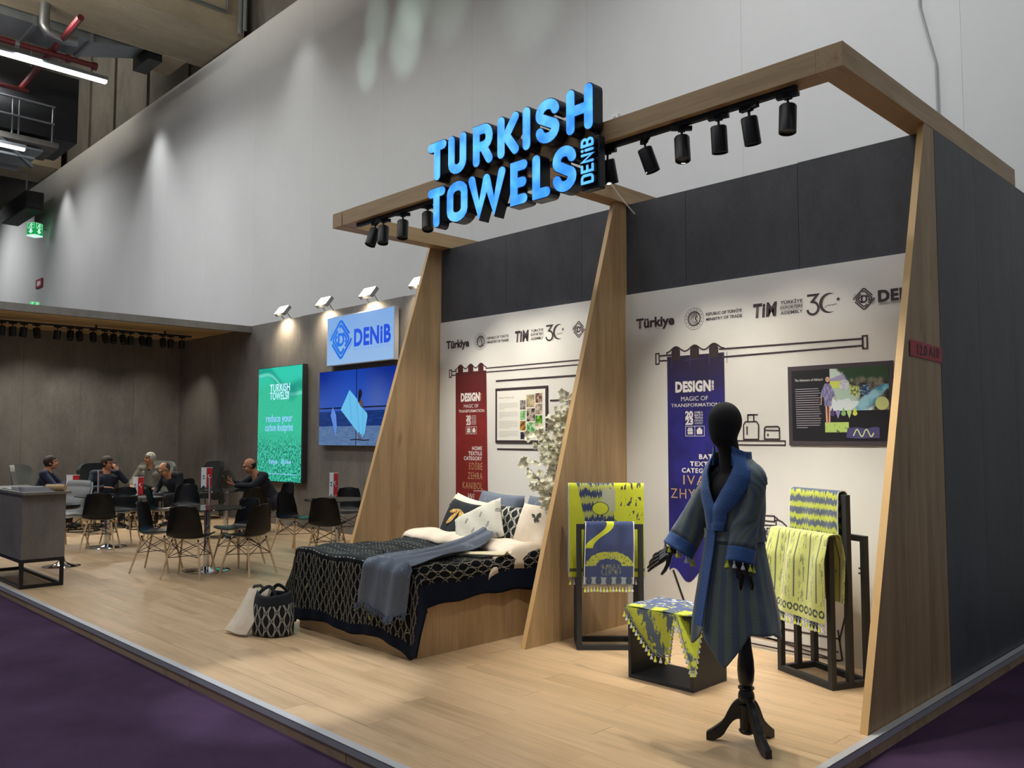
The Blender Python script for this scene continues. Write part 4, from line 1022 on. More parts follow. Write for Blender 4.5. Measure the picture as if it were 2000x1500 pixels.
for i in range(44):
    a = random.uniform(.35*pi, 1.65*pi); sp = random.uniform(.04, .46); hh = random.uniform(.45, 1.2)
    pts = []; p0 = Vector((0, 0, .7))
    for j in range(7):
        t = j/6; p1 = Vector((cos(a)*sp*t**1.3*1.1, sin(a)*sp*t**1.3*.75, .7+hh*t)) + Vector((random.gauss(0, .012), random.gauss(0, .012), 0)); p1.y = min(p1.y, .36); p1.x = min(p1.x, .08); pts.append(p1)
    br.tube(pts, [.006*(1-t/7)+.0015 for t in range(7)], 5)
    for j in range(2, 7):
        for m in range(11):
            c = pts[j] + Vector((random.gauss(0, .045), random.gauss(0, .045), random.gauss(0, .05))); c.y = min(c.y, .365); c.x = min(c.x, .10)
            if c.z > .96: flower(c, random.uniform(.024, .038), (random.gauss(.6, .6), random.gauss(-1, .6), random.gauss(.2, .6)))
br.build('branch', flat('twig_brown', '#4b4030', .8), vs_); tag(bl.build('blossoms', m_petal, vs_), kind='stuff')

# ================================================================== TOWEL STANDS, TOWELS, CUBE
m_stand = flat('anthracite_wood', '#2b2d30', .55)
def make_stand(label, fl, fr_, br_, lo, hi):
    fl, fr_, br_ = Vector(fl), Vector(fr_), Vector(br_); w_ = (fr_-fl).length; d_ = (br_-fr_).length
    t = thing('towel_stand', label, 'stand', (fl.x, fl.y, 0), atan2(fr_.y-fl.y, fr_.x-fl.x), 'anthracite towel stands'); p = .038
    for y in (p/2, d_/2, d_-p/2):
        h_ = hi if y == d_/2 else lo
        for x in (p/2, w_-p/2):
            q = MB(); q.box(x-p/2, x+p/2, y-p/2, y+p/2, 0, h_); q.build('post', m_stand, t, bevel=.002)
        q = MB(); q.box(p, w_-p, y-p/2, y+p/2, h_-p, h_); q.build('top_rail', m_stand, t, bevel=.002)
    for y in (p/2, d_-p/2): q = MB(); q.box(p, w_-p, y-p/2, y+p/2, 0, p); q.build('base_rail', m_stand, t, bevel=.002)
    for x in (p/2, w_-p/2):
        q = MB(); q.box(x-p/2, x+p/2, p, d_/2-p/2, 0, p); q.box(x-p/2, x+p/2, d_/2+p/2, d_-p, 0, p); q.build('base_rail', m_stand, t, bevel=.002)
    return t, w_, d_
st1, w1, d1 = make_stand('dark towel stand hung with the large yellow towel near the middle fin', (-2.30, 2.30), (-1.95, 2.655), (-2.165, 2.87), .925, 1.20)
st2, w2, d2 = make_stand('dark towel stand hung with striped and pale green towels near the outer fin', (-1.002, 2.874), (-.524, 2.666), (-.393, 2.954), .94, 1.205)
def tassel_meshes():
    r = []
    for c in ('#c6cb4a', '#b9bcc0'):
        q = MB(); q.lathe([(.0035, 0), (.005, -.006), (.003, -.009), (.011, -.032), (.009, -.036)], 7); r.append(q.build('tassel', flat('tassel'+c, c, .9)))
    return r
TS = tassel_meshes()
_tfirst = [True, True]
def put_tassel(par, p, k, s=1.0, rot=None):
    src = TS[k]
    o = src.copy(); COL.objects.link(o); o.parent = par; o.location = p; o.scale = (s, s, s)
    if rot: o.rotation_euler = rot
    return o
def net(q, a, b, drop, n_):
    """knotted net between hem points a..b"""
    a, b = Vector(a), Vector(b)
    for i in range(n_):
        p0 = a.lerp(b, i/n_); p1 = a.lerp(b, (i+1)/n_); mid = a.lerp(b, (i+.5)/n_)+Vector((0, 0, -drop*.5))
        for s_, e_ in ((p0, mid), (p1, mid), (mid, p0+Vector((0, 0, -drop))), (mid, p1+Vector((0, 0, -drop)))): q.bar(s_, e_, .003)
m_net = flat('fringe_cord', '#8d97a8', .9)
def hung_towel(label, stand, x0, x1, yb, zt, front, back, mat, hw=.03, wavy=.008, skew=0.0, tass=18, fl=0.0, name='towel', taper=0.0, flare=0.0):
    """towel folded over a rail; local to a copy of the stand frame"""
    t = thing(name, label, 'towel', stand.location, stand.rotation_euler.z)
    Ltot = front+back+2*hw; zr = zt+.004
    def f(u, v):
        s = v*Ltot; x = x0+(x1-x0)*u
        if s < front: d = front-s; y = yb-hw-.002; z = zr-d; wv = min(1, d/.15)
        elif s < front+2*hw: k = (s-front)/(2*hw); a = pi*(1-k); y = yb+hw*cos(a); z = zr+.012*sin(a); wv = 0; d = 0
        else: d = s-front-2*hw; y = yb+hw+.002; z = zr-d; wv = min(1, d/.15)
        sg = -1 if s < front+hw else 1
        x += (skew*d + (u-.5)*(-taper*d if sg < 0 else 0))*(1 if sg < 0 else 1)
        y += sg*wv*(abs(wavy*sin(u*7+1)) + wavy*.6*(1+sin(u*15+d*4)) + flare*d*(.5+.5*sin(u*4)))
        if sg < 0: z -= fl*d*(u-.5)
        return (x, y, z)
    q = MB(); q.sheet(36, 56, f, .005); o = q.build('cloth', mat, t, True, ang=70)
    nq = MB()
    for i in range(tass):
        u = (i+.5)/tass; p = Vector(f(u, 0)); put_tassel(t, p+Vector((0, -.004, -.022)), i % 2)
    for i in range(tass*2//2):
        net(nq, f(i/tass, 0), f((i+1)/tass, 0), .022, 1)
    nq.build('fringe_net', m_net, t)
    return t, f
YEL, NAV, GRY = '#c3ca2a', '#2f3d66', '#8f9699'
M = Mat('yellow_towel', 'UV')
def t1m():
    u, v = M.x, M.y/.489     # v: 0 front hem .. 1 fold
    jag = M.noise(1, 3, (48, 5, 1))*1.5
    bands = ((v*7.2 + jag).fr() - .5).gt(.02)
    blk = (u - (1.0-v)*.25).gt(.12)*u.lt(.60)*v.gt(.52)
    navy = M.mix(bands, '#2f3d66', '#a9ae5a'); c = M.mix(blk, YEL, navy)
    patch = ((u-.53).ab().lt(.085))*((v-.84).ab().lt(.12)); c = M.mix(patch, c, '#a8ab93')
    circ = ((u-.42).sq()*1.0 + ((v-.745)*1.0).sq()*2.4).rt(); c = M.mix(circ.lt(.10), c, YEL); c = M.mix(((circ-.105).ab().lt(.006)), c, '#4a5030')
    c2 = ((u-.55).sq() + (v-.57).sq()*2.4).rt(); c = M.mix((c2-.095).ab().lt(.007)*v.gt(.55), c, '#33361f')
    scr = M.noise(26, 3, (1, .7, 1), off=2).step(.55, .58)*(u.gt(.68))*(((v-.82).ab().lt(.05)).mx((v-.67).ab().lt(.05)*u.gt(.8)).mx(v.gt(.95)*u.gt(.6)))
    c = M.mix(scr, c, '#3a3d3a')
    c = M.mix(((v-.075).ab()).lt(.018), c, '#4e5a33'); c = M.mix(v.gt(1.12), c, '#26335a')
    edge = ((u-.5).ab()).gt(.488); c = M.mix(edge, c, '#b9bfc4')
    return M.out(c, .95, bump=M.noise(140, 2), bs=.5, sheen=.3)
m_t1 = t1m()
hung_towel('large yellow towel with navy pattern over the tall rail of the left stand', st1, -.055, w1+.03, d1/2, 1.205, .69, .66, m_t1, .03, .006, 0, 20)
M = Mat('navy_towel', 'UV')
def t2m():
    u, v = M.x, M.y/.494
    nz = M.noise(16, 4); fine = M.noise(44, 3)
    sx = .34 + ((v*8.5).sn())*.17
    swoop = ((u - (.30 + (((v-.80)*9).sn())*.16 + (v-.8)*.3)).ab()).lt(.075)*v.gt(.60)
    c = M.mix(swoop, '#34426e', YEL)
    arch = ((u-.5).sq()*.55 + (v-.30).sq()*2.2).rt() + (nz-.5)*.07
    band = ((arch-.27).ab().lt(.085))*v.gt(.30); c = M.mix(band*fine.step(.38, .46), c, '#b7bd3c')
    c = M.mix(((u-.55).ab().lt(.2))*((v-.24).ab().lt(.09))*M.noise(40, 2, (2, .6, 1)).step(.56, .6), c, '#a8ae52')
    c = M.mix(v.lt(.115), c, M.mix((((u*5).fr()-.5).sq()+ (v*9-.5).sq()*.2).rt().step(.3, .32), '#3b4a63', '#9aa3ab'))
    edge = ((u-.5).ab()).gt(.482); c = M.mix(edge, c, '#dfe2e4'); c = M.mix(v.gt(1.05), c, '#2c3a62')
    return M.out(c, .95, bump=M.noise(140, 2), bs=.5, sheen=.3)
hung_towel('small navy towel with yellow river pattern on the front rail of the left stand', st1, .065, w1-.07, .019, .925, .44, .40, t2m(), .026, .014, -.03, 16, .0, taper=-.02)
M = Mat('ikat_towel', 'UV')
def t4m():
    u, v = M.x, M.y/.496
    jag = M.noise(1, 3, (55, 5, 1))*1.3
    b = ((v*7.4 + jag).fr()).step(.52, .6)
    c = M.mix(b, '#3f4d68', '#b9c234'); edge = ((u-.5).ab()).gt(.488)
    return M.out(M.mix(edge, c, '#d8dbdc'), .95, bump=M.noise(140, 2), bs=.5, sheen=.3)
hung_towel('yellow and navy ikat striped towel over the tall rail of the right stand', st2, .012, w2-.045, d2/2, 1.21, .55, .5, t4m(), .03, .005, 0, 16)
M = Mat('pale_green_towel', 'UV')
def t5m():
    u, v = M.x, M.y/.505
    s = (u*5.6).fr(); stripe = (s.lt(.10))*v.gt(.22)
    tr = M.noise(34, 4, (1.6, .5, 1), off=1).step(.52, .56)*(((s-.55).ab() + M.noise(30, 2, (.6, 2.4, 1))*.3).lt(.36))*v.gt(.18)
    c = M.mix(stripe, '#c6cb72', '#5c6250'); c = M.mix(tr*.8, c, '#6d7450')
    arch = ((((u*13).fr()-.5).sq() + (v*15-1.5).sq()*.4).rt()); c = M.mix((arch.lt(.46))*(arch.gt(.22))*v.lt(.16)*v.gt(.04)*M.noise(60, 2).step(.36, .42), c, '#2f3a2c')
    return M.out(c, .95, bump=M.noise(140, 2), bs=.5, sheen=.3)
hung_towel('pale green towel with grey stripes on the front rail of the right stand', st2, -.02, w2+.03, .019, .945, .52, .42, t5m(), .045, .02, -.04, 22, .06, taper=.0, flare=.06)
# long tassel cords hanging at the back of the right stand
for x, y, z0, z1 in ((.12, -.03, .0, 0), ):
    pass
cd = thing('tassel_cord', 'thin cord with a dark tassel hanging behind the right towel stand', 'cord', (-.56, 2.98, 0))
q = MB(); q.tube([(0, 0, .80), (.004, 0, .45), (.0, 0, .36)], .0025, 5); q.build('cord', flat('cord_dark', '#3a3c20', .9), cd)
q = MB(); q.lathe([(.004, 0), (.007, -.01), (.005, -.014), (.014, -.07)], 8, (0, 0, .36)); q.build('tassel', flat('tassel_olive', '#6f7030', .9), cd)

cb = thing('display_cube', 'black open display cube standing between the towel stands', 'cube', (-1.605, 2.015, 0), .0)
cw, cdp, ch = .50, .385, .455; t_ = .022
q = MB(); q.box(0, cw, 0, cdp, 0, t_); q.build('bottom_board', m_stand, cb, bevel=.001)
q = MB(); q.box(0, cw, 0, cdp, ch-t_, ch); q.build('top_board', m_stand, cb, bevel=.001)
for x in (0, cw-t_): q = MB(); q.box(x, x+t_, 0, cdp, t_, ch-t_); q.build('side_board', m_stand, cb, bevel=.001)
ct_ = thing('towel', 'yellow and navy towel draped as a cloth over the black display cube', 'towel', (-1.605, 2.015, ch))
M = Mat('cube_towel', 'Object')
def t3m():
    x, y, z = M.x, M.y, M.z
    g = (x*5.4 + z*3.0 + M.noise(1, 3, (60, 20, 28))*.9 + y*.4); b = (g.fr()).step(.4, .55)
    c = M.mix(b, '#4b5a66', '#bcc434')
    top = z.gt(-.012)*((y - .06 - x*.1).gt(0)); lace = M.noise(22, 5, (1, 1.8, 1)).step(.56, .59)
    c = M.mix(top, c, M.mix(lace, '#3c4c80', M.mix(M.noise(12, 2).step(.45, .55), '#c3ca3a', '#e6e8e4')))
    return M.out(c, .95, bump=M.noise(140, 2), bs=.5, sheen=.3)
m_t3 = t3m()
q = MB(); q.sheet(16, 14, lambda u, v: (-.015+(cw+.03)*u, -.012+(cdp+.02)*v, .003+.006*sin(u*8+v*5)**2), .006); q.build('cloth_top', m_t3, ct_, True)
def flap(name, a, b, tip, bulge, ntas, wide=.16):
    a, b, tip = Vector(a), Vector(b), Vector(tip)
    def f(u, v):
        e = a.lerp(b, u); m = tip + (a.lerp(b, u)-a.lerp(b, .5))*wide
        p = e.lerp(m, v); p.y -= bulge*sin(pi*min(1, v*1.2)*.6)*(.6+.4*sin(u*6)) + .004
        return p
    q = MB(); q.sheet(18, 16, f, .005); q.build(name, m_t3, ct_, True, ang=70)
    nq = MB()
    pts = [f(0, k/ntas) for k in range(ntas+1)] + [f(i/3, 1) for i in range(1, 4)] + [f(1, 1-k/ntas) for k in range(1, ntas+1)]
    for i in range(len(pts)-1):
        net(nq, pts[i], pts[i+1], .02, 1); p = (pts[i]+pts[i+1])/2; put_tassel(ct_, p+Vector((0, -.006, -.02)), i % 2)
    nq.build('fringe_net', m_net, ct_)
flap('cloth_flap', (-.02, -.016, .004), (.38, -.016, .004), (.285, -.02, -.25), .012, 12, .3)
flap('cloth_flap', (.40, -.016, .004), (cw+.016, .10, .004), (cw+.03, -.03, -.285), .012, 10)
q = MB(); q.sheet(6, 3, lambda u, v: (.38+.03*u, -.016-.004*v, .004-.04*v), .005); q.build('cloth_edge', m_t3, ct_, True)
for o in TS: bpy.data.objects.remove(o)

# ================================================================== MANNEQUIN AND ROBE
TH = radians(-14.5); MO = Vector((-.43, 1.48, 0))
def wl(x, y, z): return Matrix.Rotation(-TH, 3, 'Z') @ (Vector((x, y, z))-MO)
mn = thing('mannequin', 'black faceless mannequin on a turned wooden tripod stand wearing the blue grey robe', 'mannequin', MO, TH)
m_fab = flat('black_jersey', '#0d0d0f', .85); m_bwood = flat('black_lacquered_wood', '#111012', .3)
Cy = -.06
q = MB()   # head, neck and bust in one surface
q.ball((0, -.118, 1.655), 1, 22, 14, (.077, .098, .102)); q.ball((0, -.128, 1.615), 1, 20, 14, (.069, .086, .098)); q.ball((0, -.142, 1.585), 1, 18, 12, (.055, .066, .072))
q.capsule((0, -.10, 1.53), (0, -.075, 1.38), .054, .064, 14)
q.capsule((-.12, -.06, 1.385), (.12, -.06, 1.385), .05, .05, 12); q.ball((0, -.07, 1.28), 1, 16, 10, (.15, .10, .14)); q.ball((0, -.06, 1.10), 1, 16, 10, (.13, .10, .16)); q.ball((0, -.06, .93), 1, 16, 10, (.15, .11, .15))
remesh(q.build('body', m_fab, mn), .009, 14)
q = MB(); q.lathe([(.03, .84), (.034, .70), (.026, .66), (.024, .55), (.03, .47), (.041, .39), (.044, .34), (.040, .29), (.03, .262), (.042, .256), (.042, .249), (.031, .243), (.040, .225), (.043, .205), (.039, .182), (.032, .172), (.044, .167), (.044, .160), (.034, .155), (.036, .10), (.035, .045), (.041, .04), (.041, .033), (.03, .022)], 28)
q.T = Matrix.Identity(4); o = q.build('turned_post', m_bwood, mn, True, ang=30); o.location = (0, 0, .03)
for wx, wy in ((-.614, 1.391), (-.245, 1.365), (-.393, 1.67)):
    e = wl(wx, wy, 0); d = Vector((e.x, e.y, 0)).normalized(); s_ = Vector((-d.y, d.x, 0)); R_ = Vector((e.x, e.y, 0)).length
    prof = []
    for i in range(13):
        t = i/12; r = .02 + (R_-.02)*t; zc = .165*(1-t)**1.0*(1) + .035*sin(pi*min(1, t*1.9))*(t < .55) + .012 - .02*sin(pi*t) ; th_ = .056 - .026*t
        prof.append((r, max(zc, .012)+.0, th_))
    q = MB(); vs = []; fs = []
    for r, zc, th_ in prof:
        for sx, sz in ((-1, -1), (1, -1), (1, 1), (-1, 1)):
            p = d*r + s_*(.018*sx) + Vector((0, 0, max(0, zc+sz*th_/1.1))); vs.append(p)
    for i in range(12):
        for k_ in range(4): fs.append((i*4+k_, i*4+(k_+1) % 4, i*4+4+(k_+1) % 4, i*4+4+k_))
    fs += [(3, 2, 1, 0), (48, 49, 50, 51)]
    q.add(vs, fs); q.build('stand_leg', m_bwood, mn, True, bevel=.003, ang=50)

def hand_mesh(q, wrist, mid, fdir, palm, curls, spread, thumb_side, sc=1.0):
    """palm from wrist to knuckles, four fingers with two bends and a thumb off the palm's side"""
    wrist, mid = Vector(wrist), Vector(mid); d = (mid-wrist).normalized(); f0 = Vector(fdir).normalized(); n = Vector(palm).normalized(); n = (n - d*n.dot(d)).normalized(); s_ = d.cross(n)*thumb_side
    for k_ in (-.024, -.009, .007, .021): q.capsule(wrist+s_*k_*.55*sc, mid+s_*k_*sc, .0125*sc, .011*sc, 10)
    for i, (k_, L_) in enumerate(((.024, .072), (.008, .08), (-.008, .075), (-.023, .06))):
        p0 = mid + s_*k_*sc; a = f0*cos(curls[i]*.2) + n*sin(curls[i]*.2) + s_*spread*(1.5-i); a.normalize()
        p1 = p0 + a*L_*.48*sc; b = (a*cos(curls[i]) + n*sin(curls[i])).normalized(); p2 = p1 + b*L_*.32*sc; c_ = (a*cos(curls[i]*1.7) + n*sin(curls[i]*1.7)).normalized(); p3 = p2 + c_*L_*.26*sc
        q.capsule(p0, p1, .0088*sc, .0078*sc, 9); q.capsule(p1, p2, .0078*sc, .007*sc, 9); q.capsule(p2, p3, .007*sc, .0055*sc, 9)
    t0 = wrist.lerp(mid, .35) + s_*.022*sc; t1 = t0 + (d*.5 + s_*.8 + n*.25).normalized()*.034*sc; t2 = t1 + (d*.85 + s_*.35 + n*.3).normalized()*.03*sc; t3 = t2 + (d*1 + s_*.1 + n*.3).normalized()*.024*sc
    q.capsule(t0, t1, .012*sc, .0095*sc, 9); q.capsule(t1, t2, .0095*sc, .008*sc, 9); q.capsule(t2, t3, .008*sc, .006*sc, 9)
# wrists, hands (local coordinates)
RW, RM = wl(-.785, 1.36, .965), wl(-.862, 1.352, .918); RE = wl(-.70, 1.43, 1.13); RS = Vector((-.17, -.06, 1.375))
LW, LM = wl(-.348, 1.295, .945), wl(-.362, 1.287, .88); LE = wl(-.342, 1.355, 1.13); LS = Vector((.17, -.06, 1.375))
q = MB(); q.capsule(RE, RW, .036, .026, 10); q.capsule(RW, RW.lerp(RM, .3), .026, .022, 10); hand_mesh(q, RW, RM, wl(-.985, 1.345, .862)-RM, Vector((.2, .85, -.4)), (.1, .18, .25, .35), .13, 1, 1.3); remesh(q.build('hand', m_bwood, mn), .0032, 3)
q = MB(); q.capsule(LE, LW, .036, .026, 10); q.capsule(LW, LW.lerp(LM, .3), .026, .022, 10); hand_mesh(q, LW, LM, wl(-.378, 1.28, .79)-LM, Vector((-.2, .8, -.2)), (.15, .2, .25, .35), .05, 1, 1.3); remesh(q.build('hand', m_bwood, mn), .0032, 3)
q = MB(); q.tube([RW+Vector((.0, 0, .02)) + Vector((0.02*cos(a)-.02, .0, .022*sin(a))) for a in [radians(v) for v in range(0, 200, 20)]], .004, 6); q.build('wrist_ring', m_bwood, mn, True)

rb_ = thing('robe', 'grey blue striped terry robe with blue shawl collar and belt worn by the black mannequin', 'robe', MO, TH)
M = Mat('robe_stripes', 'UV')
def robem():
    s = ((M.x*130 + M.noise(3, 2)*3).sn())*.5+.5; nz = M.noise(70, 3); lo = M.noise(5, 3)
    c = M.mix(s.step(.25, .8), '#43536c', '#627068'); c = M.mix(nz*.5, c, '#4c5a60'); c = M.mix(lo.step(.4, .7)*.4, c, '#64736c')
    return M.out(c, .95, bump=M.noise(160, 2), bs=.4, sheen=.25)
m_robe = robem(); m_rblue = (lambda M: M.out(M.mix(M.noise(60, 3), '#274a80', '#345c98'), .85, bump=M.noise(120, 2), bs=.3, sheen=.2))(Mat('robe_blue_trim'))
RG = [(1.50, .066, .064, -.075), (1.465, .092, .075, -.07), (1.425, .142, .09, -.06), (1.385, .165, .104, -.06), (1.30, .172, .122, -.06), (1.20, .170, .128, -.062), (1.075, .150, .122, -.062), (1.0, .162, .132, -.062), (.88, .186, .156, -.062), (.74, .208, .182, -.06), (.60, .228, .206, -.058)]
def ringat(z):
    for (z0, *a), (z1, *b) in zip(RG[:-1], RG[1:]):
        if z <= z0 and z >= z1: t = (z0-z)/(z0-z1); return [p+(c-p)*t for p, c in zip(a, b)]
    return list(RG[0][1:]) if z > RG[0][0] else list(RG[-1][1:])
def opening(z):
    if z > 1.20: return radians(-5 + 50*((z-1.20)/.285)**.85)
    return radians(-5)
def robe_pt(ph, z, off=0.0, fold=True):
    rx, ry, cy = ringat(z); k = 1.0
    if fold and z < 1.06:
        am = min(1, (1.06-z)/.4); k += am*(.05*sin(ph*5+.6)+.03*sin(ph*9+z*3))
    return Vector(((rx*k+off)*sin(ph), cy-(ry*k+off)*cos(ph), z))
def hemz(ph):
    # pointed handkerchief hem: low points at the front-left, sides and back
    d = .60
    for c, w_, dp in ((.55, .55, .17), (-.75, .5, .10), (2.1, .45, .04), (-2.4, .5, .12)):
        e = abs((ph-c+pi) % (2*pi)-pi)
        if e < w_: d -= dp*(1-e/w_)
    return d
def robe_body(u, v):
    z = None
    # v 0 at hem .. 1 at neck
    ph0 = opening(1.0); t = u
    ztop = 1.495; ph_ = 0.02 + (2*pi-.04)*u; zb = hemz(ph_ if ph_ < pi else ph_-2*pi)
    z = zb + (ztop-zb)*v; o = opening(z); ph = o + (2*pi-2*o)*u
    p = robe_pt(ph, max(z, .60), .007 if u > .97 else 0.0); p.z = z
    if z < .60: k = (.60-z); p.x *= 1+k*.35; p.y = -.058+(p.y+.058)*(1+k*.35)
    return p
q = MB(); q.grid(90, 64, robe_body); o = q.build('robe_body', m_robe, rb_, True, ang=75); s_ = o.modifiers.new('t', 'SOLIDIFY'); s_.thickness = .006; s_.offset = 1
# overlapping front edge below the belt and shawl collar
def collar(sd):
    def f(u, v):
        z = 1.10 + (1.515-1.10)*v
        o = opening(min(z, 1.485)); ph = sd*(o-.02)
        w_ = (.062 + .03*sin(pi*min(1, v*.95))) ; rx, ry, cy = ringat(min(z, 1.485))
        ph2 = ph + sd*(u*w_/max(.06, (rx+ry)/2))
        off = .012 + .012*sin(pi*u)
        p = robe_pt(ph2, min(z, 1.485), off, False); p.z = z + .010*(1-u)*max(0, (v-.6)/.4) - .03*u*v
        if v < .1 and sd > 0: p.y -= .006
        return p
    q = MB(); q.sheet(8, 40, f, .007) if sd > 0 else q.sheet(8, 40, lambda u, v: f(1-u, v), .007); return q
for sd in (-1, 1): collar(sd).build('collar', m_rblue, rb_, True, ang=80)
q = MB(); q.sheet(24, 6, lambda u, v: robe_pt(pi + (u-.5)*2*(pi-opening(1.48)+.1), 1.475, .018-.006*v, False) + Vector((0, .0, -.05+.07*v)), .007); q.build('collar', m_rblue, rb_, True, ang=80)
q = MB(); q.sheet(48, 4, lambda u, v: robe_pt(2*pi*u, 1.045+.05*v, .012, False), .006); q.build('belt', m_robe, rb_, True, ang=80)
q = MB(); q.sheet(6, 30, lambda u, v: (lambda p: Vector((p.x+.055*(u-.5)-.012, p.y-.018-.012*v, 1.10-.47*v)))(robe_pt(0, max(.6, 1.10-.47*v), .014)), .008); q.build('belt_tail', m_rblue, rb_, True, ang=80)
q = MB(); q.sheet(6, 20, lambda u, v: (lambda p: Vector((p.x+.05*(u-.5)-.028, p.y-.010, 1.06-.34*v)))(robe_pt(-.1, max(.6, 1.06-.34*v), .012)), .006); q.build('belt_tail', m_robe, rb_, True, ang=80)
def sleeve(pts, radii, vert, droop):
    """soft tube through the points, from inside the shoulder to the cuff"""
    P = [Vector(p) for p in pts]; n = len(P)-1
    def cen(t):
        t = max(0, min(.9999, t))*n; i = int(t); g = t-i; p1, p2 = P[i], P[i+1]; p0 = P[max(i-1, 0)]; p3 = P[min(i+2, n)]
        return .5*((2*p1) + (p2-p0)*g + (2*p0-5*p1+4*p2-p3)*g*g + (3*p1-p0-3*p2+p3)*g**3)
    def rad(t):
        t = max(0, min(.9999, t))*n; i = int(t); g = t-i; return radii[i]+(radii[i+1]-radii[i])*g
    def f(u, v):
        c = cen(v); d = (cen(v+.04)-cen(v-.04)).normalized(); a = d.cross(Vector((0, .35, 1))).normalized(); b = a.cross(d).normalized(); t = 2*pi*u
        r = rad(v); k = 1 + .03*sin(3*t+v*9) + .018*sin(7*t+v*14)
        return c - b*droop*v + a*r*cos(t)*k + b*r*(1+(vert-1)*v)*sin(t)*k
    return f
for pts, rr, vt, dr in (([(-.05, -.06, 1.385), (-.152, -.06, 1.335), RE+Vector((0, 0, .02)), RW+(RE-RW)*.05], (.05, .057, .064, .076), 1.2, .03),
                        ([(.05, -.06, 1.40), (.138, -.06, 1.355), LE+Vector((0, 0, .02)), LW+(LE-LW)*.0], (.05, .057, .060, .058), 1.15, .0)):
    f = sleeve(pts, rr, vt, dr)
    q = MB(); q.grid(30, 26, lambda u, v: f(u, v*.86), True); q.uv = [[(c[0]*.4, c[1]) for c in g] for g in q.uv]; o = q.build('sleeve', m_robe, rb_, True, ang=80); s_ = o.modifiers.new('t', 'SOLIDIFY'); s_.thickness = .005
    q = MB(); q.grid(30, 5, lambda u, v: f(u, .85+v*.15), True); o = q.build('cuff', m_rblue, rb_, True, ang=80); s_ = o.modifiers.new('t', 'SOLIDIFY'); s_.thickness = .008; s_.offset = 0
    for i in range(10):
        p = f((i+.5)/10, 1.0); q = MB(); q.lathe([(.003, 0), (.005, -.006), (.003, -.01), (.0115, -.032), (.009, -.036)], 7, p); q.build('tassel', flat('tassel#c6cb4a', '#c6cb4a', .9) if i % 3 else flat('tassel#b9bcc0', '#b9bcc0', .9), rb_, True)

# ================================================================== LOUNGE FURNITURE
m_shell = flat('black_shell_plastic', '#08090b', .33, sp=.35); m_lwood = wood('pale_beech_leg', '#d3bb95', '#b1946a', 'z', 2.0, .5, .1); m_wire = flat('black_wire', '#141414', .4, .5)
def shell(u, v):
    # v: 0 front lip .. 1 top of back ; facing -y
    prof = [(-.225, .445), (-.20, .452), (-.10, .440), (.0, .428), (.09, .428), (.15, .45), (.185, .50), (.205, .58), (.222, .66), (.237, .74), (.25, .80), (.256, .815)]
    wid = [.20, .215, .225, .225, .222, .22, .215, .205, .19, .175, .15, .125]
    t = v*(len(prof)-1); i = min(len(prof)-2, int(t)); g = t-i
    y = prof[i][0]+(prof[i+1][0]-prof[i][0])*g; z = prof[i][1]+(prof[i+1][1]-prof[i][1])*g; w_ = wid[i]+(wid[i+1]-wid[i])*g
    a = 2*u-1; c = abs(a)**2.4
    back = max(0, min(1, (v-.35)/.3))
    x = w_*a*(1-.02*c)
    y2 = y - back*c*.055; z2 = z + (1-back)*c*.035
    if v > .93: z2 -= c*.03*((v-.93)/.07)
    if v < .08: z2 -= c*.01
    return (x, y2, z2)
sc0 = None
def shell_chair(x, y, look, label, group='black shell chairs on pale wooden legs'):
    """look: point the chair faces"""
    global sc0
    rz = atan2(look[1]-y, look[0]-x) + pi/2
    if sc0: return dup(sc0, (x, y, 0), rz, label, group)
    t = thing('shell_chair', label, 'chair', (x, y, 0), rz, group)
    q = MB(); q.sheet(16, 26, shell, .008); q.build('seat_shell', m_shell, t, True, ang=60)
    tops = [(-.15, -.13), (.15, -.13), (-.15, .13), (.15, .13)]; feet = [(-.225, -.215), (.225, -.215), (-.225, .235), (.225, .235)]
    for (a, b), (c, d) in zip(tops, feet):
        q = MB(); q.tube([(a, b, .405), (c, d, 0)], [.0125, .011], 8); q.build('leg', m_lwood, t, True)
    q = MB(); P = lambda i, s_: Vector((tops[i][0], tops[i][1], .405)).lerp(Vector((feet[i][0], feet[i][1], 0)), s_)
    for i, j in ((0, 1), (1, 3), (3, 2), (2, 0)):
        q.tube([P(i, .02), P(j, .42)], .004, 5); q.tube([P(j, .02), P(i, .42)], .004, 5)
    q.tube([P(0, .42), P(3, .42)], .004, 5); q.tube([P(1, .42), P(2, .42)], .004, 5)
    for i in range(4): q.tube([(tops[i][0], tops[i][1], .43), P(i, .03)], .009, 6)
    q.build('wire_brace', m_wire, t, True); sc0 = t
    return t
m_glass = Mat('smoked_glass'); m_glass = m_glass.out('#3b4443', .03, spec=.8); _g = m_glass.node_tree.nodes['Principled BSDF']; _g.inputs['Transmission Weight'].default_value = .75; _g.inputs['IOR'].default_value = 1.3
tb0 = None
def round_table(x, y, label):
    global tb0
    if tb0: return dup(tb0, (x, y, 0), 0, label)
    t = thing('round_table', label, 'table', (x, y, 0), 0, 'round glass tables')
    q = MB(); q.lathe([(.002, .73), (.438, .73), (.443, .735), (.438, .742), (.002, .742)], 48, cap=False); q.build('glass_top', m_glass, t, True)
    q = MB(); q.lathe([(.036, .02), (.036, .70), (.09, .715), (.09, .729)], 24); q.build('column', m_chrome, t, True)
    q = MB(); q.lathe([(.27, .0), (.272, .008), (.24, .018), (.07, .028), (.04, .05)], 40); q.build('base_plate', m_chrome, t, True); tb0 = t
    return t
T1, T2, T3, T4, T5 = (-7.87, 2.02), (-10.95, 1.95), (-10.92, 3.74), (-7.94, 3.87), (-13.0, 2.2)
round_table(*T1, 'round glass table nearest the counter with four black chairs around it'); round_table(*T2, 'round glass table right of the light grey padded chair')
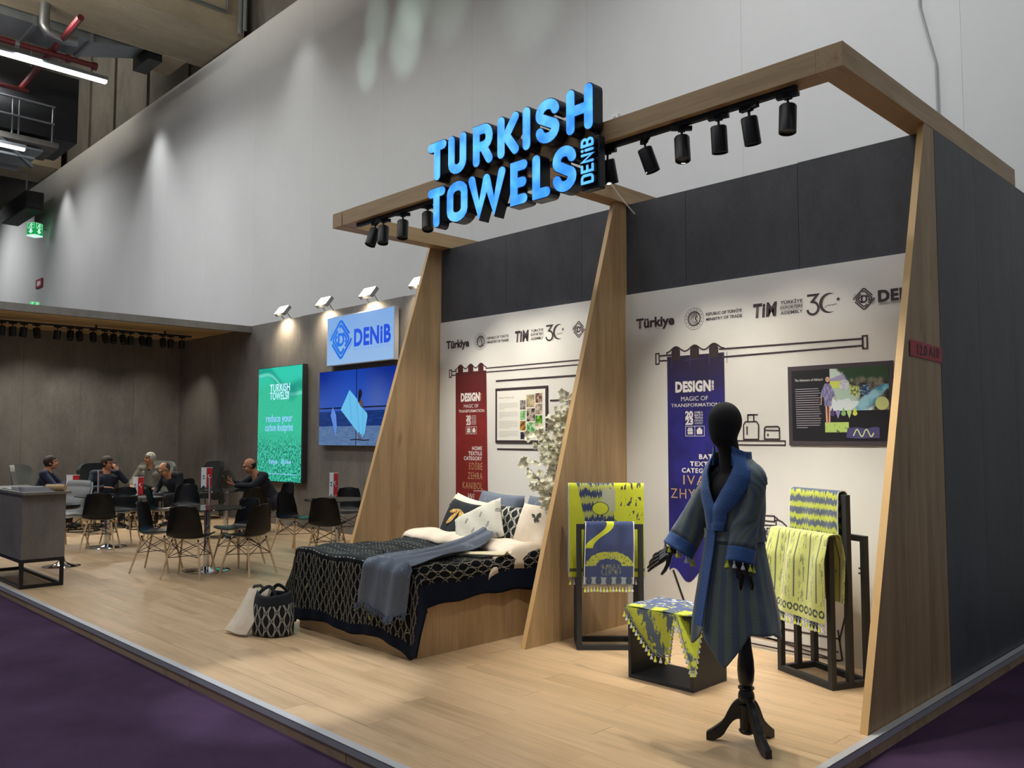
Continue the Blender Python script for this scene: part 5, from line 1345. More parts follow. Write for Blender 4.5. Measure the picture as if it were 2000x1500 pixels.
round_table(*T3, 'round glass table where the bald man sits'); round_table(*T4, 'round glass table beside the oak fin behind the bed')
for x, y, lk, lab in [(-7.56, 1.68, T1, 'black shell chair seen from behind at the nearest glass table'), (-8.26, 1.60, T1, 'black shell chair seen from its side, left at the nearest glass table'),
      (-7.27, 2.24, T1, 'black shell chair at the right of the nearest glass table'), (-8.03, 2.50, T1, 'black shell chair facing forward behind the nearest glass table'),
      (-8.68, 3.66, (-7.9, 3.9), 'black shell chair in side view, seat catching light, left of the fin table'), (-7.62, 3.52, T4, 'black shell chair seen from behind at the table by the oak fin'),
      (-8.98, 4.72, T4, 'black shell chair against the wall behind the table by the oak fin'), (-10.58, 1.74, T2, 'black shell chair seen from behind right of the light grey padded chair'),
      (-11.45, 2.32, T2, 'black shell chair facing forward behind the table right of the padded grey chair'),
      (-11.60, 3.38, (-10.2, 2.6), 'black shell chair facing forward left of the bald man table'), (-11.32, 2.88, (-10.7, 3.9), 'black shell chair turned away left of the bald man table'),
      (-10.30, 3.84, (-10.95, 3.95), 'black shell chair seen from behind right in front of the bald man'), (-11.12, 4.78, (-11.0, 3.7), 'black shell chair the bald man sits on'),
      (-13.52, 4.12, (-13.1, 3.2), 'black shell chair the stooping man in the dark jacket sits on')]:
    shell_chair(x, y, lk, lab)
def coffee(x, y, label):
    t = thing('coffee_table', label, 'table', (x, y, 0), 0, 'low coffee tables')
    q = MB(); q.lathe([(.002, .53), (.30, .53), (.305, .535), (.30, .545), (.002, .545)], 36, cap=False); q.build('table_top', m_stand, t, True)
    q = MB()
    for i in range(4): a = i*pi/2+.4; q.tube([(.24*cos(a), .24*sin(a), .53), (.27*cos(a), .27*sin(a), .01)], .008, 6)
    q.tube([(.27*cos(2*pi*i/24), .27*sin(2*pi*i/24), .01) for i in range(25)], .01, 6); q.build('wire_base', m_wire, t, True)
coffee(-13.45, 2.42, 'low coffee table in front of the man in the navy sweater'); coffee(-13.15, 3.32, 'low coffee table in front of the man with his chin on his hand')
# counter
ctr = thing('reception_counter', 'grey concrete look counter on a black steel frame at the stand edge', 'counter', (-7.99, .075, 0), 0)
q = MB(); q.box(-1.55, .0, .0, .42, .30, .972); q.build('cabinet', m_conc, ctr, bevel=.002)
q = MB(); q.box(-1.57, .07, -.012, .45, .972, 1.0); q.build('counter_top', m_conc, ctr, bevel=.002)
fw = .034; q = MB()
for y in (0, .42-fw):
    q.box(-1.55, 0, y, y+fw, 0, fw); q.box(-1.55, 0, y, y+fw, .30-fw, .2995)
    for x in (-1.55, -fw): q.box(x, x+fw, y, y+fw, fw, .30-fw)
for x in (-1.55, -fw): q.box(x, x+fw, fw, .42-fw, 0, fw); q.box(x, x+fw, fw, .42-fw, .30-fw, .2995)
q.build('base_frame', m_black, ctr)
m_paper = flat('paper_edge', '#c6c7cc', .7); m_cover = flat('brochure_cover', '#5b6068', .4)
for i in range(5):
    t = thing('magazine', ['magazine at the bottom of the stack on the grey counter', 'second magazine from the bottom of the counter stack', 'middle magazine of the counter stack', 'second magazine from the top of the counter stack', 'magazine on top of the counter stack'][i], 'magazine', (-8.02+random.uniform(-.004, .004), .10, 1.0+i*.0096), .02*i-.03, 'magazine stack on the counter')
    q = MB(); q.box(-.21, .0, 0, .30, .001, .0086); q.build('pages', m_paper, t); q = MB(); q.box(-.211, .001, -.001, .301, .0086, .0094); q.build('cover', m_cover, t)
for i in range(3):
    t = thing('magazine', ['lowest of the magazines behind the front stack on the counter', 'middle of the magazines behind the front stack on the counter', 'topmost of the magazines behind the front stack on the counter'][i], 'magazine', (-8.30, .10, 1.0+i*.012), .01*i, 'magazine stack on the counter')
    q = MB(); q.box(-.21, .0, 0, .30, .001, .011); q.build('pages', m_paper, t); q = MB(); q.box(-.211, .001, -.001, .301, .011, .0119); q.build('cover', m_cover, t)
t = thing('brochure', 'dark green brochure with white marks lying on the counter left end', 'brochure', (-8.62, .12, 1.0), .05)
q = MB(); q.box(-.3, 0, 0, .2, 0, .006); q.build('pages', flat('brochure_green', '#1f4f44', .5), t)
q = MB(); 
for i in range(6): q.box(-.28+i*.045, -.25+i*.045, .03, .08, .006, .0068)
q.build('cover_print', m_whitep, t)
# light grey padded chair on the same kind of wooden legs, bar stool behind the counter
m_lfab = flat('light_grey_upholstery', '#a9aba9', .85, ns=30)
sw = thing('padded_chair', 'light grey padded chair on pale wooden legs right of the counter', 'chair', (-11.40, 1.52, 0), atan2(-.9, .42) + pi/2)
def cush(u, v):
    prof = [(-.24, .41), (-.20, .455), (-.05, .445), (.12, .435), (.17, .46), (.20, .54), (.22, .66), (.245, .78), (.265, .88), (.27, .925)]
    t = v*(len(prof)-1); i = min(len(prof)-2, int(t)); g = t-i
    y = prof[i][0]+(prof[i+1][0]-prof[i][0])*g; z = prof[i][1]+(prof[i+1][1]-prof[i][1])*g
    a = 2*u-1; w_ = .235 - .02*max(0, v-.8)/.2; pad = .012*abs(sin(v*pi*7))
    return (a*w_, y - pad*(v > .45), z + pad*(v <= .45) - .012*abs(a)**4)
q = MB(); q.sheet(12, 42, cush, .04); q.build('padded_shell', m_lfab, sw, True, ang=60)
q = MB(); q.tube([cush(0, v/20) for v in range(21)], .012, 6); q.tube([cush(1, v/20) for v in range(21)], .012, 6); q.build('piping', flat('pale_piping', '#c9cbcb', .6), sw, True)
for ch_ in list(sc0.children):
    if ch_.name.startswith(('leg', 'wire_brace')): c_ = ch_.copy(); COL.objects.link(c_); c_.parent = sw
bs = thing('bar_stool', 'bar stool with a chrome trumpet base standing behind the grey counter', 'stool', (-9.42, .90, 0))
q = MB(); q.lathe([(.215, 0), (.215, .006), (.17, .014), (.09, .03), (.045, .06), (.03, .12), (.028, .70)], 36); q.build('trumpet_base', m_chrome, bs, True)
q = MB(); q.lathe([(.03, .69), (.17, .70), (.19, .72), (.185, .75), (.12, .765), (.01, .768)], 28); q.build('seat', m_shell, bs, True)
# high-backed lounge armchairs
def armchair(x, y, look, mat, label):
    rz = atan2(look[1]-y, look[0]-x) + pi/2
    t = thing('lounge_armchair', label, 'armchair', (x, y, 0), rz, 'high backed lounge armchairs')
    def bk(u, v):
        a = 2*u-1; w_ = .33 + .05*v - .05*max(0, v-.85)/.15
        return (a*w_, .30 + .12*v - .16*abs(a)**2.2*(1-.35*v), .36 + .74*v - .03*abs(a)**6*(v > .9))
    q = MB(); q.sheet(18, 18, bk, .07); q.build('backrest', mat, t, True, ang=60)
    q = MB(); q.sheet(14, 14, lambda u, v: ((2*u-1)*(.31+.02*v), -.30+.58*v, .36+.05*sin(pi*min(1, v+.1))+.02*(1-abs(2*u-1)**4)), .10); q.build('seat', mat, t, True, ang=60)
    q = MB()
    for s_ in (-1, 1): q.tube([(s_*.28, .25, .35), (s_*.28, .28, .01), (s_*.28, -.28, .01), (s_*.28, -.25, .38)], .01, 6)
    q.tube([(-.28, .28, .01), (.28, .28, .01)], .01, 6); q.tube([(-.28, -.28, .01), (.28, -.28, .01)], .01, 6); q.build('sled_base', m_wire, t, True)
    return t
m_af_l = flat('pale_grey_felt', '#7f827c', .9, ns=30); m_af_d = flat('charcoal_felt', '#26282a', .9, ns=30)
P1, P2, P3, P4, P5 = (-14.25, 1.98), (-14.1, 2.98), (-14.95, 4.12), (-13.5, 4.10), (-11.05, 4.62)
armchair(P1[0]-.05, P1[1]-.03, (-13.55, 2.9), m_af_l, 'pale grey lounge armchair behind the man in the navy sweater')
armchair(P2[0]-.06, P2[1]+.0, (-13.0, 3.0), m_af_d, 'charcoal lounge armchair of the man resting his chin on his hand')
armchair(P3[0]-.06, P3[1]+.06, (-14.2, 3.5), m_af_l, 'pale grey lounge armchair of the grey haired man')
armchair(-14.25, 4.82, (-14.2, 3.8), m_af_d, 'empty charcoal lounge armchair near the wall corner')

# little double pennants on the tables
m_fw = flat('pennant_white', '#d9dadf', .8); m_fr = flat('pennant_red', '#b01522', .8); m_fb = flat('pennant_blue', '#33406e', .8)
fg0 = None
def flag(x, y, z, rz, label):
    global fg0
    if fg0: return dup(fg0, (x, y, z), rz, label)
    t = thing('table_flag', label, 'flag', (x, y, z), rz, 'pairs of table pennants')
    q = MB(); q.lathe([(.04, 0), (.04, .006), (.008, .012)], 18); q.build('base', m_chrome, t, True)
    q = MB(); q.tube([(0, 0, .01), (0, 0, .355)], .004, 6); q.build('pole', m_chrome, t)
    q = MB(); q.tube([(-.09, -.004, .352), (.09, -.004, .352)], .004, 6); q.build('crossbar', m_fw, t)
    for s_, m_ in ((-1, m_fw), (1, m_fr)):
        x0 = .004 if s_ > 0 else -.084
        q = MB(); q.prism([(x0, -.007, .35), (x0+.08, -.007, .35), (x0+.08, -.012, .03), (x0+.04, -.012, .075), (x0, -.012, .03)], (0, .002, 0)); p = q.build('pennant', m_, t)
        k = Ink(-.0135)
        if s_ > 0: k.crescent((.044, .22), .026, .009, .021); k.star((.055, .175), .012); k.build('crescent_star', m_fw, p)
        else: logo_diamond(k, -.044, .22, .02); k.rect(-.065, .175, -.023, .185); k.build('emblem', m_fb, p)
    fg0 = t; return t
flag(-7.9, 2.05, .742, 2.55, 'pair of table pennants edge on at the nearest glass table'); bpy.context.view_layer.update()
flag(-11.02, 1.83, .742, 2.68, 'pair of table pennants edge on at the table right of the padded chair'); flag(-13.0, 3.15, .545, 1.0, 'pair of table pennants before the man with his chin on his hand')
flag(-11.16, 3.52, .742, .95, 'pair of table pennants in front of the bald man'); flag(-7.98, 3.84, .742, .15, 'pair of table pennants at the table beside the oak fin')
f1 = flag(-13.3, 2.2, .545, 1.05, 'pair of table pennants half hidden by the light grey padded chair'); f1.scale = (1.15, 1.15, 1.15)
bx = thing('rolled_towel', 'beige rolled towel with a dark end at the counter corner beside the magazines', 'towel', (-8.02, .40, 1.0), .75)
q = MB(); q.tube([(-.10, 0, .036), (.10, 0, .036)], [.036, .036], 16); q.build('roll', flat('roll_beige', '#b39670', .8), bx, True)
q = MB(); q.tube([(-.125, 0, .036), (-.10, 0, .036)], [.028, .035], 16); q.build('dark_end', flat('roll_dark', '#3a3026', .8), bx, True)

# ================================================================== PEOPLE
m_skin = (lambda M: M.out(M.mix(M.noise(9, 3), '#c08a6c', '#a9714f'), .55, spec=.3))(Mat('skin'))
m_eye = flat('eye_dark', '#1a1412', .3); m_lip = flat('lip', '#8f4f42', .6)
def person(label, pos, rz, J, cloth, hairc, hairk, legs, shirt=None, glasses=None, shoe='#1b1816', grp='seated visitors'):
    """J: joints in the figure's own frame, facing -y, x towards the figure's left"""
    t = thing('person', label, 'person', (pos[0], pos[1], 0), rz, grp)
    J = {k: Vector(v) if not isinstance(v, (int, float)) else v for k, v in J.items()}
    pel, ch, nk = J['pelvis'], J['chest'], J['neck']; hd = J['head']
    HM = Matrix.Translation(hd) @ Matrix.Rotation(J.get('yaw', 0), 4, 'Z') @ Matrix.Rotation(J.get('pitch', 0), 4, 'X')
    side = (J['shL']-J['shR']).normalized()
    q = MB(); q.T = HM
    q.ball((0, .012, .03), 1, 18, 12, (.074, .094, .095)); q.ball((0, -.028, -.035), 1, 16, 10, (.058, .066, .078)); q.ball((0, -.066, -.088), .026, 10, 8)
    q.capsule((0, -.088, .022), (0, -.107, -.018), .010, .014, 8); q.ball((0, -.085, .035), 1, 10, 6, (.05, .018, .012))
    for s in (-1, 1): q.ball((s*.076, .01, -.008), 1, 8, 6, (.012, .02, .03)); q.ball((s*.038, -.07, -.035), .026, 8, 6)
    q.T = Matrix.Identity(4)
    q.capsule(nk, hd + (nk-hd)*.25, .058, .052, 12); q.capsule(nk, ch, .07, .12, 12)
    q.capsule(J['shR'], J['shL'], .06, .06, 10); q.capsule(ch-side*.07, ch+side*.07, .115, .115, 12); q.capsule(pel-side*.07, pel+side*.07, .12, .12, 12); q.capsule(ch, pel, .13, .135, 12)
    for s in 'RL':
        q.capsule(J['sh'+s], J['el'+s], .046, .038, 10); q.capsule(J['el'+s], J['wr'+s], .037, .026, 10)
        w_, h_ = J['wr'+s], J['ha'+s]; hand_mesh(q, w_, w_.lerp(h_, .52), (h_-w_), Vector(J.get('palm'+s, (0, 0, -1))), (.35, .4, .45, .5), .05, 1 if s == 'R' else -1, 1.0)
        hip = pel + side*(.085 if s == 'L' else -.085)
        q.capsule(hip, J['kn'+s], .078, .055, 10); q.capsule(J['kn'+s], J['an'+s], .053, .036, 10); q.capsule(J['an'+s], J['to'+s], .036, .03, 8)
    remesh(q.build('body', m_skin, t), .0095, 3)
    q = MB()
    q.capsule(J['shR'], J['shL'], .075, .075, 12); q.capsule(ch-side*.085, ch+side*.085, .128, .128, 14); q.capsule(pel-side*.075, pel+side*.075, .14, .14, 12); q.capsule(ch, pel, .145, .152, 14); q.capsule(nk+(ch-nk)*.25, ch, .075, .13, 12)
    for s in 'RL':
        q.capsule(J['sh'+s], J['el'+s], .064, .056, 12); q.capsule(J['el'+s], J['el'+s].lerp(J['wr'+s], .92), .055, .042, 12)
    remesh(q.build('jacket', cloth, t), .013, 3)
    q = MB()
    for s in 'RL':
        hip = pel + side*(.085 if s == 'L' else -.085)
        q.capsule(hip, J['kn'+s], .098, .072, 12); q.capsule(J['kn'+s], J['kn'+s].lerp(J['an'+s], .9), .068, .052, 12)
    q.capsule(pel-side*.08, pel+side*.08, .125, .125, 12); remesh(q.build('trousers', legs, t), .013, 3)
    for s in 'RL':
        q = MB(); q.capsule(J['an'+s]+Vector((0, 0, -.02)), J['to'+s], .046, .036, 10); remesh(q.build('shoe', flat('shoe'+shoe, shoe, .4), t), .011, 2)
    if shirt:
        q = MB(); f = (nk-hd); fw = Vector((0, -1, 0)); c0 = nk + (ch-nk)*.1
        q.capsule(c0, ch + fw*.055 + (pel-ch)*.25, .066, .085, 12); q.capsule(nk+(hd-nk)*.05, c0, .058, .07, 12); remesh(q.build('shirt', shirt, t), .012, 2)
    # hair shell
    def keep(p):
        x, y, z = p
        if hairk == 'full': return z > .055 or (y > -.005 and z > -.06) or (abs(x) > .06 and y > -.045 and z > .0)
        if hairk == 'ring': return (z > -.06 and z < .06 and y > .005) or (y > .055 and z < .085 and z > -.06)
        return (z > -.055 and z < .035 and y > .02)
    q = MB(); n, m = 24, 16; c = (0, .012, .03); sc_ = (.081, .101, .102) if hairk == 'full' else (.078, .098, .099)
    P = [(c[0]+sc_[0]*sin(pi*j/m)*cos(2*pi*k/n), c[1]+sc_[1]*sin(pi*j/m)*sin(2*pi*k/n), c[2]-sc_[2]*cos(pi*j/m)) for j in range(m+1) for k in range(n)]
    F = []
    for j in range(m):
        for k in range(n):
            f = (j*n+k, j*n+(k+1) % n, (j+1)*n+(k+1) % n, (j+1)*n+k); cc = [sum(P[i][a] for i in f)/4 for a in range(3)]
            if keep(cc): F.append(f)
    q.T = HM; q.add([(p[0]*(1+random.uniform(-.03, .03)), p[1], p[2]*(1+random.uniform(-.02, .03))) for p in P], F)
    o = q.build('hair', hairc, t, True, ang=80); s_ = o.modifiers.new('t', 'SOLIDIFY'); s_.thickness = .012; s_.offset = 0
    for s in (-1, 1):
        q = MB(); q.T = HM; q.ball((s*.03, -.079, .012), .0095, 8, 6); q.build('eye', m_eye, t, True)
    q = MB(); q.T = HM; q.ball((0, -.091, -.05), 1, 10, 6, (.022, .006, .006)); q.build('mouth', m_lip, t, True)
    if glasses:
        q = MB(); q.T = HM
        z0, y0 = (.012, -.1) if glasses == 'worn' else (.095, -.045)
        for s in (-1, 1):
            q.tube([(s*.032+.022*cos(a), y0, z0+.016*sin(a)) for a in [2*pi*i/10 for i in range(11)]], .0028, 5); q.tube([(s*.054, y0, z0+.004), (s*.079, y0+.05, z0+.0), (s*.08, .02, z0-.01)], .0028, 5)
        q.tube([(-.01, y0, z0), (.01, y0, z0)], .0028, 5); q.build('glasses', m_black, t, True)
    return t
def cloth(name, a, b): M = Mat(name); return M.out(M.mix(M.noise(40, 3), a, b), .9, bump=M.noise(6, 3), bs=.4)
m_navy_s = cloth('navy_sweater', '#131a2e', '#1b2540'); m_dkj = cloth('dark_blue_shirt', '#141b26', '#1e2836'); m_twd = cloth('grey_blazer', '#6e6a5f', '#8a8578'); m_drkj = cloth('dark_suit', '#10131b', '#191d27')
m_tr = cloth('dark_trousers', '#1c1a17', '#2a2722'); m_tr2 = cloth('black_trousers', '#0f1013', '#191a1e'); m_shb = cloth('pale_blue_shirt', '#7d93b8', '#9db0cc'); m_shw = cloth('pale_collar', '#8fa2bb', '#aebccd'); m_shn = cloth('navy_pullover', '#141c30', '#1c2740')
h_br = flat('brown_hair', '#2c211b', .8); h_gr = flat('silver_hair', '#b8b4a8', .8); h_dk = flat('dark_hair', '#1d1815', .8); h_gy = flat('grey_brown_hair', '#3b322b', .8)
def face(px, py, lx, ly): return atan2(ly-py, lx-px) + pi/2
# navy sweater, profile to the right, hands on the table
person('man in a navy sweater with glasses pushed up, sitting in profile in the pale armchair', P1, face(*P1, -13.75, 2.95), dict(pelvis=(0, 0, .52), chest=(0, -.10, .84), neck=(0, -.10, 1.0), head=(0, -.15, 1.135), pitch=-.22, yaw=.1,
    shR=(-.19, -.08, .95), shL=(.19, -.08, .95), elR=(-.26, -.27, .74), wrR=(-.20, -.50, .77), haR=(-.17, -.66, .765), elL=(.24, -.28, .73), wrL=(.10, -.46, .80), haL=(-.03, -.52, .82), knR=(-.14, -.46, .52), knL=(.14, -.46, .52), anR=(-.14, -.42, .09), anL=(.14, -.44, .09), toR=(-.16, -.60, .04), toL=(.16, -.62, .04)),
    m_navy_s, h_br, 'full', m_tr2, m_shw, 'up')
# chin on hand
person('bearded man in a dark shirt and black glasses resting his chin on his hand', P2, face(*P2, -13.0, 2.92), dict(pelvis=(0, 0, .50), chest=(0, -.05, .82), neck=(0, -.07, .99), head=(.0, -.12, 1.115), yaw=.75, pitch=.08,
    shR=(-.20, -.04, .93), shL=(.20, -.04, .93), elR=(-.30, -.16, .68), wrR=(-.10, -.32, .70), haR=(.05, -.38, .70), elL=(.27, -.26, .80), wrL=(.13, -.27, .985), haL=(.07, -.24, 1.09), palmL=(-.2, .8, 0), knR=(-.15, -.46, .52), knL=(.16, -.46, .52), anR=(-.14, -.48, .09), anL=(.14, -.48, .09), toR=(-.16, -.66, .04), toL=(.16, -.66, .04)),
    m_dkj, h_br, 'full', m_tr2, None, 'worn')
# silver hair, crossed legs, head turned
person('silver haired man in a grey blazer with crossed legs, glasses on his head', P3, face(*P3, -14.2, 3.35), dict(pelvis=(0, 0, .50), chest=(0, .03, .84), neck=(0, .0, 1.02), head=(0, -.04, 1.155), yaw=-.62, pitch=-.05,
    shR=(-.20, .02, .96), shL=(.20, .02, .96), elR=(-.31, -.10, .72), wrR=(-.22, -.33, .66), haR=(-.15, -.46, .63), elL=(.31, -.02, .70), wrL=(.26, -.26, .62), haL=(.22, -.40, .60), knR=(-.10, -.48, .57), knL=(.02, -.50, .66), anR=(-.05, -.58, .12), anL=(-.25, -.62, .34), toR=(-.06, -.78, .05), toL=(-.30, -.82, .30)),
    m_twd, h_gr, 'full', m_tr, m_shn, 'up', '#3d3226')
# stooping
person('balding man in a dark jacket and pale shirt stooping over with bowed head', P4, face(*P4, -13.2, 3.2), dict(pelvis=(0, 0, .49), chest=(0, -.16, .78), neck=(0, -.27, .92), head=(0, -.36, 1.0), pitch=.62, yaw=-.15,
    shR=(-.19, -.20, .89), shL=(.19, -.20, .89), elR=(-.25, -.30, .64), wrR=(-.16, -.46, .52), haR=(-.14, -.60, .49), elL=(.24, -.26, .60), wrL=(.20, -.36, .37), haL=(.19, -.40, .21), palmL=(-1, 0, 0), knR=(-.15, -.44, .51), knL=(.16, -.44, .51), anR=(-.15, -.40, .09), anL=(.16, -.38, .09), toR=(-.17, -.58, .04), toL=(.18, -.56, .04)),
    m_drkj, h_gy, 'ring', m_tr2, m_shb, 'worn')
# bald man with phone
pp = person('bald man in a dark suit and glasses leaning on the table over his phone', P5, face(*P5, -11.25, 3.4), dict(pelvis=(0, 0, .50), chest=(0, -.20, .82), neck=(0, -.31, .99), head=(0, -.40, 1.105), pitch=.30, yaw=-.1,
    shR=(-.20, -.22, .94), shL=(.20, -.22, .94), elR=(-.25, -.46, .79), wrR=(-.10, -.66, .85), haR=(-.03, -.76, .93), palmR=(.8, 0, .3), elL=(.25, -.44, .79), wrL=(.10, -.66, .80), haL=(.01, -.78, .84), palmL=(-.6, .2, .6), knR=(-.15, -.44, .52), knL=(.16, -.44, .52), anR=(-.14, -.36, .09), anL=(.16, -.36, .09), toR=(-.16, -.54, .04), toL=(.18, -.54, .04)),
    m_drkj, h_dk, 'bald', m_tr2, m_shw, 'worn')
ph = thing('phone', 'dark smartphone held by the bald man above the glass table', 'phone', pp.matrix_basis @ Vector((-.02, -.79, .90)), pp.rotation_euler.z)
q = MB(); q.T = Matrix.Rotation(.6, 4, 'X') @ Matrix.Rotation(.5, 4, 'Y'); q.box(-.035, .035, -.005, .005, -.07, .07); q.build('phone_body', m_black, ph, bevel=.003)
# dark rucksack on the floor by the stooping man
rk = thing('rucksack', 'dark rucksack standing on the floor at the feet of the stooping man', 'bag', (-13.25, 3.98, 0), .5)
q = MB(); q.grid(24, 14, lambda u, v: ((.17-.05*v*v)*cos(2*pi*u)*(1+.1*cos(4*pi*u)), (.12-.03*v)*sin(2*pi*u), .005+.42*v), True); q.lathe([(.002, .43), (.10, .425)], 20, sx=1.2, sy=.85, cap=False); q.build('rucksack_body', flat('rucksack_cloth', '#1c1b19', .8, ns=12), rk, True, ang=70)
q = MB(); q.tube([(-.05, 0, .42), (-.04, 0, .47), (.04, 0, .47), (.05, 0, .42)], .01, 6); q.build('handle', m_black, rk, True)
q = MB(); q.box(-.10, .10, -.15, -.10, .06, .24); q.build('front_pocket', flat('rucksack_cloth', '#1c1b19', .8), rk, bevel=.02)

# ================================================================== HALL FITTINGS ABOVE
lounge_y = [1.45, 1.62, 1.80, 2.0, 2.35, 2.57, 2.72, 2.96, 3.17, 3.33, 3.5, 3.65, 3.86, 4.0, 4.27, 4.43, 4.66]
lit = {3, 5, 6, 7, 8, 9, 10, 12, 13, 14}
words = ['first', 'second', 'third', 'fourth', 'fifth', 'sixth', 'seventh', 'eighth', 'ninth', 'tenth', 'eleventh', 'twelfth', 'thirteenth', 'fourteenth', 'fifteenth', 'sixteenth', 'seventeenth']
for i, y in enumerate(lounge_y):
    lab = '%s black spotlight from the left end of the lounge canopy track, %s' % (words[i], 'lens lit' if i in lit else 'lens turned away')
    make_spot('track_spotlight', lab, (-14.9, y, 3.61), random.uniform(-.42, -.28) if i in lit else random.uniform(.05, .25), pi/2 + random.uniform(-.4, .4), 0, 'spotlights on the lounge canopy track', i in lit, .06, .17)
for y, tgt, pw in ((.6, (-16.5, 1.0, 1.9), 34), (2.0, (-16.5, 2.4, 1.8), 34), (3.2, (-16.4, 3.3, 1.8), 34), (4.2, (-16.4, 4.6, 1.7), 24), (3.9, (-14.6, 4.0, .6), 110), (2.7, (-13.2, 2.9, .4), 120), (4.4, (-15.6, 5.3, 1.6), 24), (1.7, (-13.6, 2.0, .5), 110), (1.0, (-11.5, 2.2, 0), 60), (3.5, (-11.5, 3.6, 0), 60)):
    light('lounge_lamp', 'SPOT', (-14.9, y, 3.32), tgt, pw, (1, .93, .82), .04, spot=75, blend=.9)

bm = MB(); bm.box(-19.63, -17.40, -14, 7.1, 11.46, 13.4); tag(bm.build('beam_concrete', m_beamc), kind='structure')
bm = MB(); bm.box(-34.0, -31.6, -14, 7.1, 11.46, 13.4); tag(bm.build('beam_concrete', m_beamc), kind='structure')
cp = thing('ceiling_conduit', 'grey conduit with a round junction box along the concrete roof beam', 'conduit')
q = MB(); q.tube([(-17.34, -6, 12.0), (-17.34, 6.6, 12.0), (-17.30, 6.7, 14.5)], .045, 8); q.build('pipe', m_galv, cp, True)
q = MB(); q.tube([(-17.34, 5.0, 11.98), (-17.34, 5.0, 11.8)], .11, 12); q.build('junction_box', m_galv, cp, True)
q = MB(); q.tube([(-17.2, 6.9, 11.5), (-17.2, 6.9, 16)], .06, 8); q.tube([(-16.95, 6.9, 11.5), (-16.95, 6.9, 16)], .05, 8); q.build('riser_pipe', m_galv, cp, True)
dc = thing('air_duct', 'galvanised rectangular air duct hanging beside the concrete roof beam', 'duct')
q = MB(); q.box(-20.9, -19.75, -10, 4.3, 11.3, 12.1); q.build('duct_run', m_galv, dc, bevel=.01)
q = MB(); q.prism([(-20.9, 4.3, 11.3), (-19.75, 4.3, 11.3), (-19.75, 5.6, 11.55), (-20.55, 5.6, 11.55)], (0, 0, .7)); q.build('duct_elbow', m_galv, dc)
for y in (.5, 2.0, 3.0, 3.7, 4.25):
    q = MB(); q.box(-20.97, -19.68, y, y+.07, 11.23, 12.15); q.build('flange', m_galv, dc)
q = MB(); q.box(-20.75, -19.7, 5.65, 6.0, 11.3, 12.0); q.build('grille', m_black, dc)
bxx = thing('beige_duct_end', 'beige boxed duct end under the roof beam', 'duct', (-20.1, 6.25, 11.45))
q = MB(); q.box(-.65, .55, -.25, .35, 0, .55); q.build('casing', flat('beige_casing', '#a3937a', .7), bxx, bevel=.02); q = MB()
for i in range(4): q.box(-.6, .5, -.27, -.25, .06+.12*i, .1+.12*i)
q.build('louvre', flat('beige_louvre', '#8d7e66', .7), bxx)
m_strip = flat('strip_lamp', '#fbfaff', .3, 0, 7.0)
for (x, y0, y1, z), lab in (((-17.66, -6, 3.99, 9.5), 'long lit strip light highest on the left under the roof'), ((-22.2, -6, 3.55, 8.97), 'lit strip light under the maintenance walkway'), ((-25.8, -6, 4.3, 9.45), 'unlit strip light furthest back under the roof')):
    t = thing('strip_light', lab, 'strip light', (x, 0, z), 0, 'hall strip lights')
    q = MB(); q.box(-.07, .07, y0, y1, .06, .14); q.build('housing', m_galv, t)
    q = MB(); q.box(-.055, .055, y0+.02, y1-.02, .0, .06); q.build('tube', m_strip if 'unlit' not in lab else flat('strip_off', '#6d7378', .4), t)
    m_rpipe = flat('red_pipe', '#571418', .5)
rp = thing('sprinkler_pipe', 'red sprinkler pipes with couplings under the hall roof', 'pipe')
q = MB(); q.tube([(-19.7, -8, 10.65), (-19.62, 4.4, 10.65)], .07, 8); q.build('main_pipe', m_rpipe, rp, True)
q = MB(); q.tube([(-17.5, 3.35, 10.75), (-22.6, 3.5, 10.75)], .075, 8); q.build('cross_pipe', m_rpipe, rp, True)
q = MB(); q.tube([(-22.4, 2.0, 10.6), (-22.3, 3.6, 10.6)], .06, 8); q.build('branch_pipe', m_rpipe, rp, True)
for y in (1.9, 2.6, 3.3, 3.7, 4.3):
    q = MB(); q.tube([(-19.64, y, 10.65), (-19.64, y+.09, 10.65)], .1, 10); q.build('coupling', m_galv if y in (1.9, 2.6) else m_rpipe, rp)
sp_ = thing('foil_pipe', 'shiny insulated pipe bend under the air duct', 'pipe')
q = MB(); q.tube([(-18.9, 3.0, 11.6), (-18.9, 3.0, 10.95), (-18.9, 3.1, 10.8), (-18.9, 3.35, 10.75), (-18.9, 3.7, 10.8)], .12, 12); q.build('pipe', flat('foil', '#8b8e90', .35, .8), sp_, True)
wk = thing('maintenance_walkway', 'steel maintenance walkway with railing hanging under the hall roof', 'walkway')
q = MB(); q.box(-23.9, -22.5, -8, 4.42, 9.32, 9.47); q.build('deck', m_rawc, wk)
for z in (10.42, 9.95): q = MB(); q.tube([(-22.5, -8, z), (-22.5, 4.3, z)], .03, 6); q.build('rail', m_galv, wk)
for y in (-2, -.5, 1.0, 2.55, 3.3, 3.45, 4.25): q = MB(); q.tube([(-22.5, y, 9.45), (-22.5, y, 10.42)], .022, 6); q.build('rail_post', m_galv, wk)
for z in (9.2, 8.95): q = MB(); q.box(-23.6, -22.7, 2.2, 4.1 if z > 9 else 3.9, z, z+.06); q.build('cable_tray', m_galv, wk)
q = MB(); q.bar((-22.5, 3.0, 9.3), (-22.9, 3.9, 8.8), .08); q.build('brace', m_galv, wk)
q = MB(); q.box(-24.6, -22.6, -8, 4.9, 9.6, 11.4); q.build('rear_screen', m_blackm, wk)
sk = thing('loudspeaker', 'black box loudspeaker hanging high on the left of the tall wall', 'speaker', (-32.1, 6.25, 9.78))
